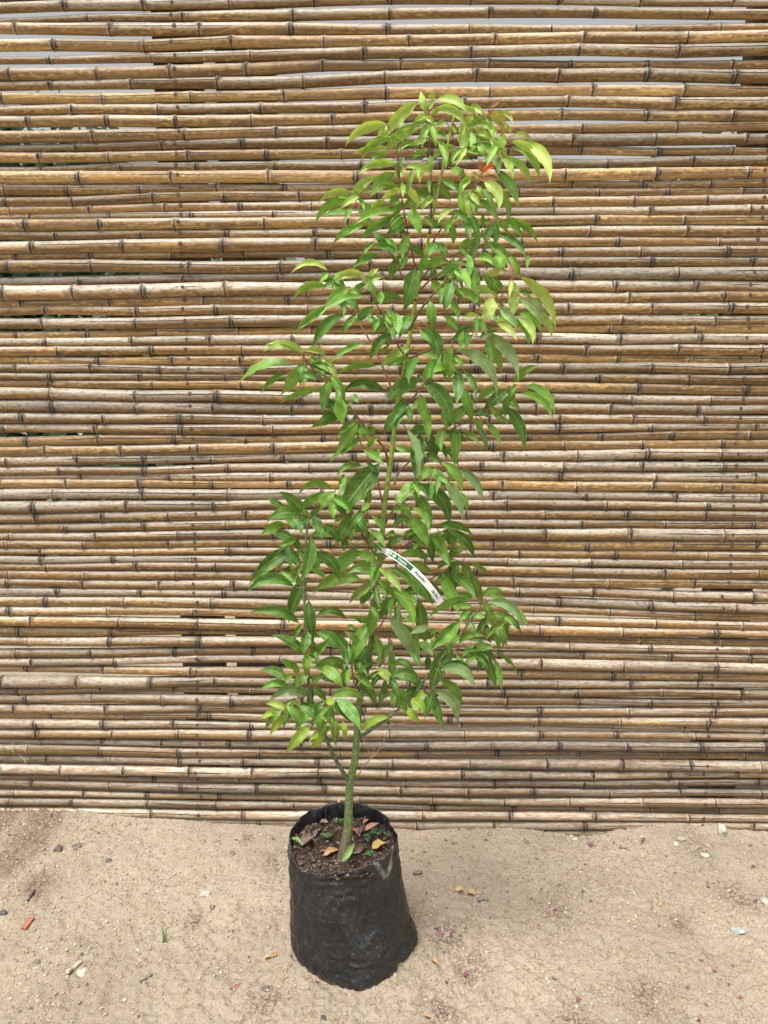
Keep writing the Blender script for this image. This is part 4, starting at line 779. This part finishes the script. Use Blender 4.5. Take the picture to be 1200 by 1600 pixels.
P = soil_at(545, 1352); P[2] += .018; lying_leaf('fallen_leaf', P, .050, .022, 50, (.30, .50, .14), 'pale green leaf blade standing at the front rim before the stem', 'leaf', .25, .55, up=(.3, -1, .4), seed=41, mat=M_GRN)
# clover sprouts
for i, (px, py, h, n, lab) in enumerate([(512,1308,.016,4,'clover sprout with the largest leaves, left of the stem'),(529,1290,.022,3,'tall clover sprout close behind the stem'),(583,1304,.014,2,'small clover sprout in front of the salmon leaf'),(572,1318,.014,3,'clover sprout right of the stem'),(594,1310,.012,2,'tiny round leaved clover sprout in the right half of the bag'),(606,1299,.018,3,'clover sprout tallest by the right rim'),(607,1311,.010,2,'clover sprout low at the right wall of the bag'),(580,1337,.014,4,'clover sprout beside the yellow dead leaf'),(571,1328,.010,2,'clover sprout between the tan scrap and the yellow leaf')]):
    r_ = np.random.default_rng(300 + i); P = soil_at(px, py); root = empty('clover_sprout', tuple(P), label=lab, cat='clover', group='clover sprouts in the bag')
    for k in range(n):
        a = r_.uniform(0, 6.28); tip = P + np.array([math.cos(a) * .009, math.sin(a) * .009 - .002, h * r_.uniform(.7, 1.1)]); Pm = (P + tip) / 2 + [0, 0, .003]
        v_, f_ = tube(resample([P - [0, 0, .003], Pm, tip], 8), .0005, 5); mesh_obj('stem', v_, f_, M_GRN, root, attrs=dict(col=np.tile((.16, .28, .06), (len(v_), 1))))
        V = [tip]; F = []; a0 = r_.uniform(0, 2)
        for q in range(3):
            aa = a0 + q * 2.094; base = len(V)
            for (u_, w_) in ((.0025, -.0016), (.0055, -.0034), (.0078, -.0022), (.0072, 0), (.0078, .0022), (.0055, .0034), (.0025, .0016)):
                V.append(tip + np.array([math.cos(aa) * u_ - math.sin(aa) * w_, math.sin(aa) * u_ + math.cos(aa) * w_, .0008 - 18 * w_ * w_ * 3 - u_ * .15]))
            F.append((0,) + tuple(range(base, base + 7)))
        V = np.array(V); mesh_obj('leaf', V, F, M_GRN, root, smooth=False, attrs=dict(col=np.tile(np.array((.055, .20, .035)) * r_.uniform(.8, 1.3), (len(V), 1))))
# thin dry stalk with a tiny leaf at the back of the bag
P = soil_at(508, 1290); Q = at_depth(508, 1247, P[1]); v_, f_ = tube(resample([P, (P + Q) / 2 + [.002, 0, 0], Q], 10), .0005, 5)
o = mesh_obj('thin_weed', v_, f_, M_GRN, loc=tuple(P), attrs=dict(col=np.tile((.22, .30, .10), (len(v_), 1)))); tag(o, 'hair thin upright weed stalk at the back left of the bag', 'weed')

# ------------------------------------------------------------------ things lying on the sand
M_STONE = vcol_mat('stone', .85, 60, .25, .6, spec=.25); M_WOOD = vcol_mat('dead_wood', .9, 120, .4, .6, spec=.15)
def stone(px, py, size, col, lab, seed, name='stone', cat='stone', flat=.6, rot=0., rough=.35, grp='stones on the sand', mat=None, asp=.75):
    P = gp(px, py); v, f = rock_mesh(1, seed, 3, flat, rough); a = R(rot); v[:, 1] *= asp; v += (vnoise(v, 4, seed) * .06)[:, None] * v
    v = np.stack([v[:, 0] * math.cos(a) - v[:, 1] * math.sin(a), v[:, 0] * math.sin(a) + v[:, 1] * math.cos(a), v[:, 2]], 1) * size / 2.2
    v += P + [0, 0, size * flat * .14]; o = mesh_obj(name, v, f, mat or M_STONE, loc=tuple(P), attrs=dict(col=np.tile(col, (len(v), 1)) * (1 + .2 * vnoise(v, 150))[:, None]))
    return tag(o, lab, cat, grp)
stone(1128, 1300, .040, (.60,.56,.47), 'whitish stone leaning against the lowest bamboo at the right', 1, flat=1.0, rot=80, asp=.7)
stone(1154, 1455, .042, (.36,.40,.39), 'flat bluish grey stone at the far right of the sand', 2, flat=.35, rot=-15, asp=.55)
stone(1064, 1313, .034, (.40,.34,.26), 'brownish stone below the fence, left of the whitish stone', 3, rot=20)
stone(1056, 1316, .024, (.56,.50,.40), 'small cream pebble touching the brownish stone', 4, rot=60)
stone(1101, 1338, .026, (.55,.53,.46), 'rounded light grey pebble below the whitish stone', 5, flat=.7)
stone(893, 1307, .012, (.62,.56,.44), 'cream pebble nearest the fence, right of the bag', 6)
stone(899, 1311, .014, (.66,.60,.46), 'yellowish pebble just below another cream pebble near the fence', 7)
stone(1003, 1308, .016, (.50,.46,.42), 'grey pebble among red petals near the fence', 8)
stone(823, 1317, .018, (.17,.14,.11), 'dark pebble near the fence, right of the bag', 9)
stone(1197, 1411, .034, (.42,.38,.32), 'grey stone cut by the right edge of the picture', 10)
stone(322, 1399, .036, (.50,.45,.37), 'oblong pale stone on the sand left of the bag', 11, rot=10, asp=.55)
stone(332, 1418, .018, (.19,.15,.115), 'dark pebble below the oblong pale stone', 12)
stone(179, 1382, .018, (.24,.19,.14), 'brown pebble in the left part of the sand', 13)
stone(130, 1522, .030, (.60,.56,.44), 'cream stone beside the pale stick at lower left', 14, rot=30)
stone(91, 1328, .032, (.115,.085,.065), 'dark brown clod below the fence at left', 15, name='clod', cat='clod', rot=60, grp='clods on the sand', rough=.5)
stone(120, 1323, .032, (.16,.125,.095), 'cracked brown clod right of the darker clod', 16, name='clod', cat='clod', rot=-20, grp='clods on the sand', rough=.6, flat=.5)
stone(168, 1346, .020, (.12,.10,.08), 'small black clod right of the two brown clods', 17, name='clod', cat='clod', grp='clods on the sand', rough=.5)
stone(363, 1334, .022, (.20,.15,.11), 'brown clod between the bag and the fence at left', 18, name='clod', cat='clod', grp='clods on the sand', rough=.5)
stone(653, 1365, .026, (.22,.17,.125), 'brown clod right of the bag top', 19, name='clod', cat='clod', grp='clods on the sand', rough=.5)
stone(414, 1545, .020, (.13,.11,.09), 'dark clod at the lower left of the bag', 20, name='clod', cat='clod', grp='clods on the sand', rough=.5)
stone(505, 1591, .016, (.04,.035,.03), 'black clod at the bottom edge below the bag', 21, name='clod', cat='clod', grp='clods on the sand', rough=.5)
stone(5, 1427, .024, (.09,.07,.06), 'dark clod at the left edge of the picture', 22, name='clod', cat='clod', grp='clods on the sand', rough=.5)
stone(57, 1504, .020, (.20,.155,.115), 'brown clod at the lower left, above the pale stick', 23, name='clod', cat='clod', grp='clods on the sand', rough=.5)
stone(1031, 1413, .014, (.55,.33,.12), 'orange seed on the sand in the right half', 24, name='seed', cat='seed', flat=.8, grp=None, rot=70)
stone(371, 1543, .028, (.30,.11,.07), 'reddish brown bark chip left of the bag foot', 25, name='bark_chip', cat='bark chip', flat=.4, grp=None, rot=70, asp=.6)
# brick splinter
P = gp(43, 1447); v_, f_ = box((0, 0, .006), (.017, .036, .011)); a = R(-12); v_ = np.stack([v_[:, 0] * math.cos(a) - v_[:, 1] * math.sin(a), v_[:, 0] * math.sin(a) + v_[:, 1] * math.cos(a), v_[:, 2] + v_[:, 1] * .15], 1)
v_ = v_ * (1 + .12 * rng.uniform(-1, 1, (8, 1))); o = mesh_obj('brick_splinter', v_ + P, f_, simple('red_clay', (.34, .135, .09), .85, 200, .3, .4), loc=tuple(P), smooth=False); tag(o, 'pinkish red brick splinter on the sand at left', 'brick splinter')
bv = o.modifiers.new('b', 'BEVEL'); bv.width = .0015; bv.segments = 2
def stick(pts, r, col, lab, seed, name='stick', cat='stick', grp='sticks on the sand'):
    P = [gp(a, b) + [0, 0, r * .8] for a, b in pts]; Q = resample(P, 24); rr = r * (1 + .22 * vnoise(Q, 90, seed)) * np.linspace(1, .75, 24)
    v_, f_ = tube(Q, rr, 9); v_ += (vnoise(v_, 170, seed) * .0008)[:, None]; c0 = tuple(P[0])
    o = mesh_obj(name, v_, f_, M_WOOD, loc=c0, attrs=dict(col=np.tile(col, (len(v_), 1)) * (1 + .3 * vnoise(v_, 120, seed))[:, None])); return tag(o, lab, cat, grp)
stick([(42,1410),(47,1402),(54,1393)], .0045, (.085,.062,.05), 'dark brown stick standing out of the sand at left', 1)
stick([(105,1522),(114,1516),(127,1505)], .0065, (.52,.44,.31), 'thick pale stick beside the cream stone at lower left', 2)
stick([(219,1536),(227,1531),(238,1526)], .0040, (.13,.10,.075), 'short dark stick in the lower left part of the sand', 3)
stick([(745,1408),(754,1407),(762,1406)], .0055, (.115,.09,.075), 'dark wood stub below the two yellow leaves right of the bag', 4)
stick([(968,1326),(974,1325),(980,1325)], .0042, (.14,.12,.10), 'short grey stick near the fence between two petals', 5)
stick([(0,1428),(6,1429),(9,1427)], .004, (.08,.06,.05), 'dark twig end at the left edge of the picture', 6)
stick([(258,1376),(262,1383),(270,1386)], .0016, (.40,.32,.20), 'thin straw coloured twig above the grass sprout', 7)
stick([(188,1412),(198,1413),(206,1418)], .0014, (.30,.23,.15), 'thin brown twig left of the grass sprout', 8)
stick([(353,1483),(355,1494),(356,1504)], .0016, (.33,.26,.17), 'thin upright looking twig left of the bag', 9)
stick([(773,1357),(780,1366)], .0012, (.40,.31,.2), 'thin straw right of the bag', 10)
# fallen leaves on the sand
for i, (px, py, L, Wd, hd, col, lab, cu, li) in enumerate([
    (718,1394,.026,.017, 15,(.66,.46,.17),'yellow fallen leaf on the sand right of the bag, left one of a pair',.3,.15),
    (736,1399,.026,.018,-35,(.62,.40,.12),'crumpled yellow fallen leaf right of its paler neighbour',.35,.2),
    (680,1507,.034,.010,-55,(.60,.33,.12),'narrow curled orange leaf low on the right of the bag',.3,.1),
    (419,1499,.020,.012, 20,(.66,.56,.22),'small lemon yellow leaf left of the bag foot',.2,.1),
    (428,1495,.024,.008, 15,(.55,.25,.08),'narrow orange leaf touching the lemon yellow one',.2,.1),
    (447,1527,.010,.007, 60,(.55,.60,.22),'tiny green yellow leaf scrap at the bag foot',.2,.1),
    (668,1592,.018,.010,-20,(.60,.30,.10),'orange leaf scrap at the bottom edge right of the bag',.2,.2),
    (105,1486,.010,.007, 60,(.62,.60,.30),'tiny pale yellow leaf scrap at lower left',.2,.1),
    (160,1578,.012,.006, 20,(.58,.30,.16),'tiny orange leaf scrap near the bottom left',.2,.1),
    (866,1531,.016,.008,-50,(.35,.20,.09),'small brown leaf scrap in the lower right sand',.2,.2)]):
    lying_leaf('fallen_leaf', gp(px, py), L, Wd, hd, col, lab, 'leaf', cu, li, 'fallen leaves on the sand', seed=60 + i)
# magenta petals
M_PETAL = vcol_mat('petal', .55, 200, .3, .2, transl=.2)
for i, (px, py, r, n, lab) in enumerate([
    (921,1321,.013,4,'largest magenta petal clump near the fence, right of centre'),(917,1312,.009,2,'dull purple petal just above the largest magenta clump'),
    (1005,1315,.012,4,'magenta and dark red petals by the grey pebble'),(958,1319,.008,2,'pale red petal near the fence between two magenta clumps'),
    (840,1345,.009,3,'magenta petal clump up and right of the bag'),(425,1312,.009,3,'magenta petal left of the bag rim'),
    (690,1462,.010,3,'purple petal right of the bag, left of its neighbour'),(706,1462,.011,3,'magenta petal right of the bag foot'),
    (682,1452,.008,2,'dull rose petal above the pair right of the bag'),(729,1524,.010,4,'bright pink petal clump at the lower right of the bag'),
    (693,1492,.009,2,'faded petal between the bag and the curled orange leaf'),(700,1537,.008,2,'faded purple petal left below the bright pink clump'),
    (904,1563,.009,3,'deep magenta petal near the bottom, right of centre'),(1115,1518,.009,3,'bright pink petal in the lower right sand'),
    (1074,1544,.008,3,'pink petal left of the bright one in the lower right'),(1139,1541,.008,2,'magenta petal below the bright pink one at right'),
    (1156,1561,.009,2,'magenta petal nearest the lower right corner'),(1094,1593,.010,3,'purple petals at the bottom edge, right side'),
    (1033,1537,.007,2,'small rose petal left of the pink petal at lower right'),(1172,1323,.010,2,'purple petal below the fence at the right edge'),
    (846,1394,.006,2,'tiny magenta petal in the middle of the right sand'),(867,1422,.006,2,'tiny lilac petal right of centre'),
    (497,1537,.008,3,'pink petal in front of the bag foot at left'),(454,1495,.006,2,'faint rose petal at the left foot of the bag'),
    (753,1387,.006,2,'dark rose petal right of the yellow leaves'),(1176,1356,.009,3,'dark red petals near the right edge'),
    (1180,1410,.010,3,'dark purple petals beside the grey stone at the right edge'),(1104,1380,.008,2,'dark red petal in the upper right sand'),
    (1095,1503,.008,2,'dull purple petals left above the bright pink one'),(923,1411,.008,2,'rusty red petal in the middle right sand')]):
    r_ = np.random.default_rng(900 + i); P = gp(px, py) + [0, 0, .002]; V = [P + [0, 0, .001]]; F = []
    for q in range(n):
        a = r_.uniform(0, 6.28); el = r_.uniform(.15, 1.0); L = r * r_.uniform(.7, 1.15); Wq = L * .42; b0 = len(V)
        for (u_, w_) in ((.3, -.7), (.65, -1), (.95, -.45), (1.08, 0), (.95, .45), (.65, 1), (.3, .7)):
            V.append(P + np.array([math.cos(a) * u_ * L * math.cos(el) - math.sin(a) * w_ * Wq, math.sin(a) * u_ * L * math.cos(el) + math.cos(a) * w_ * Wq, .001 + u_ * L * math.sin(el) * .7 + abs(w_) * L * .18]))
        F.append((0,) + tuple(range(b0, b0 + 7)))
    dull = ('dull' in lab) or ('faded' in lab) or ('dark' in lab) or ('rusty' in lab); col = np.array((.13, .035, .05) if dull else (.30, .04, .13))
    V = np.array(V); cc = np.tile(col, (len(V), 1)) * (1 + .3 * r_.uniform(-1, 1, (len(V), 1)))
    tag(mesh_obj('fallen_petal', V, F, M_PETAL, loc=tuple(P), attrs=dict(col=cc)), lab, 'petal', 'magenta petals scattered over the sand')
# grass sprout and blades
def blade(name, A, B, wd, col, lab, cat, grp=None, bow=.004):
    A, B = np.array(A), np.array(B); s = np.linspace(0, 1, 9)[:, None]; P = A + (B - A) * s + np.array([bow, -bow, 0]) * np.sin(math.pi * s); side = np.cross(B - A, [0, 1, .2]); side /= np.linalg.norm(side)
    w_ = wd / 2 * (1 - s ** 2.2) + .0001; V = np.vstack([P - side * w_, P + [0, -.0006, 0], P + side * w_]); n = 9
    F = [(i, i + 1, n + i + 1, n + i) for i in range(n - 1)] + [(n + i, n + i + 1, 2 * n + i + 1, 2 * n + i) for i in range(n - 1)]
    return V, F
P = gp(256, 1473); root = empty('grass_sprout', tuple(P), label='small green grass sprout growing alone in the sand at left', cat='grass sprout')
for tx, ty, dx in ((252, 1441, -.002), (258, 1443, .002), (255, 1452, 0)):
    V, F = blade('blade', P + [dx, 0, -.003], at_depth(tx, ty, P[1] + .004), .0042, None, '', ''); mesh_obj('blade', V, F, M_GRN, root, attrs=dict(col=np.tile((.10, .24, .045), (len(V), 1))))
for x0, y0, x1, y1, col, lab in ((4, 1178, 3, 1161, (.10, .26, .05), 'green grass blade over the bamboo at the left edge'), (20, 1176, 19, 1160, (.30, .33, .14), 'greenish straw blade over the bamboo near the left edge'), (41, 1192, 30, 1178, (.50, .55, .16), 'yellow green blade poking out between lower bamboos at left')):
    V, F = blade('b', on_fence(x0, y0, .042), on_fence(x1, y1, .030), .0042, None, '', ''); tag(mesh_obj('wild_grass', V, F, M_GRN, loc=tuple(V[0]), attrs=dict(col=np.tile(col, (len(V), 1)))), lab, 'grass blade', 'grass blades caught in the fence')

# ------------------------------------------------------------------ greenery beyond the fence, seen through the gaps
hb = np.random.default_rng(5); n = 26000; hx = hb.uniform(-5, 5, n); top = 2.55 + .25 * np.sin(hx * 1.3) + .25 * np.sin(hx * 3.1 + 1) + np.where(hx < -2.0, .6, 0)
hy = 5.2 + hb.uniform(0, 1.6, n); hz_ = top * hb.uniform(0, 1, n) ** .8 + hb.normal(0, .08, n)
d1 = hb.normal(0, 1, (n, 3)); d1 /= np.linalg.norm(d1, axis=1)[:, None]; d2 = np.cross(d1, hb.normal(0, 1, (n, 3))); d2 /= np.linalg.norm(d2, axis=1)[:, None]
sz = hb.uniform(.07, .14, n)[:, None]; c0 = np.stack([hx, hy, np.maximum(hz_, .05)], 1)
V = np.stack([c0 - d1 * sz, c0 + d2 * sz * .45, c0 + d1 * sz, c0 - d2 * sz * .45], 1).reshape(-1, 3); F = np.arange(n * 4).reshape(n, 4)
cc = np.repeat(np.array([(.045, .10, .03)]) * hb.uniform(.5, 1.7, (n, 1)), 4, 0)
o = mesh_obj('shrubbery', V, F, M_GRN, attrs=dict(col=cc)); tag(o, 'dark green foliage glimpsed through gaps in the bamboo fence', 'shrubbery', kind='stuff')
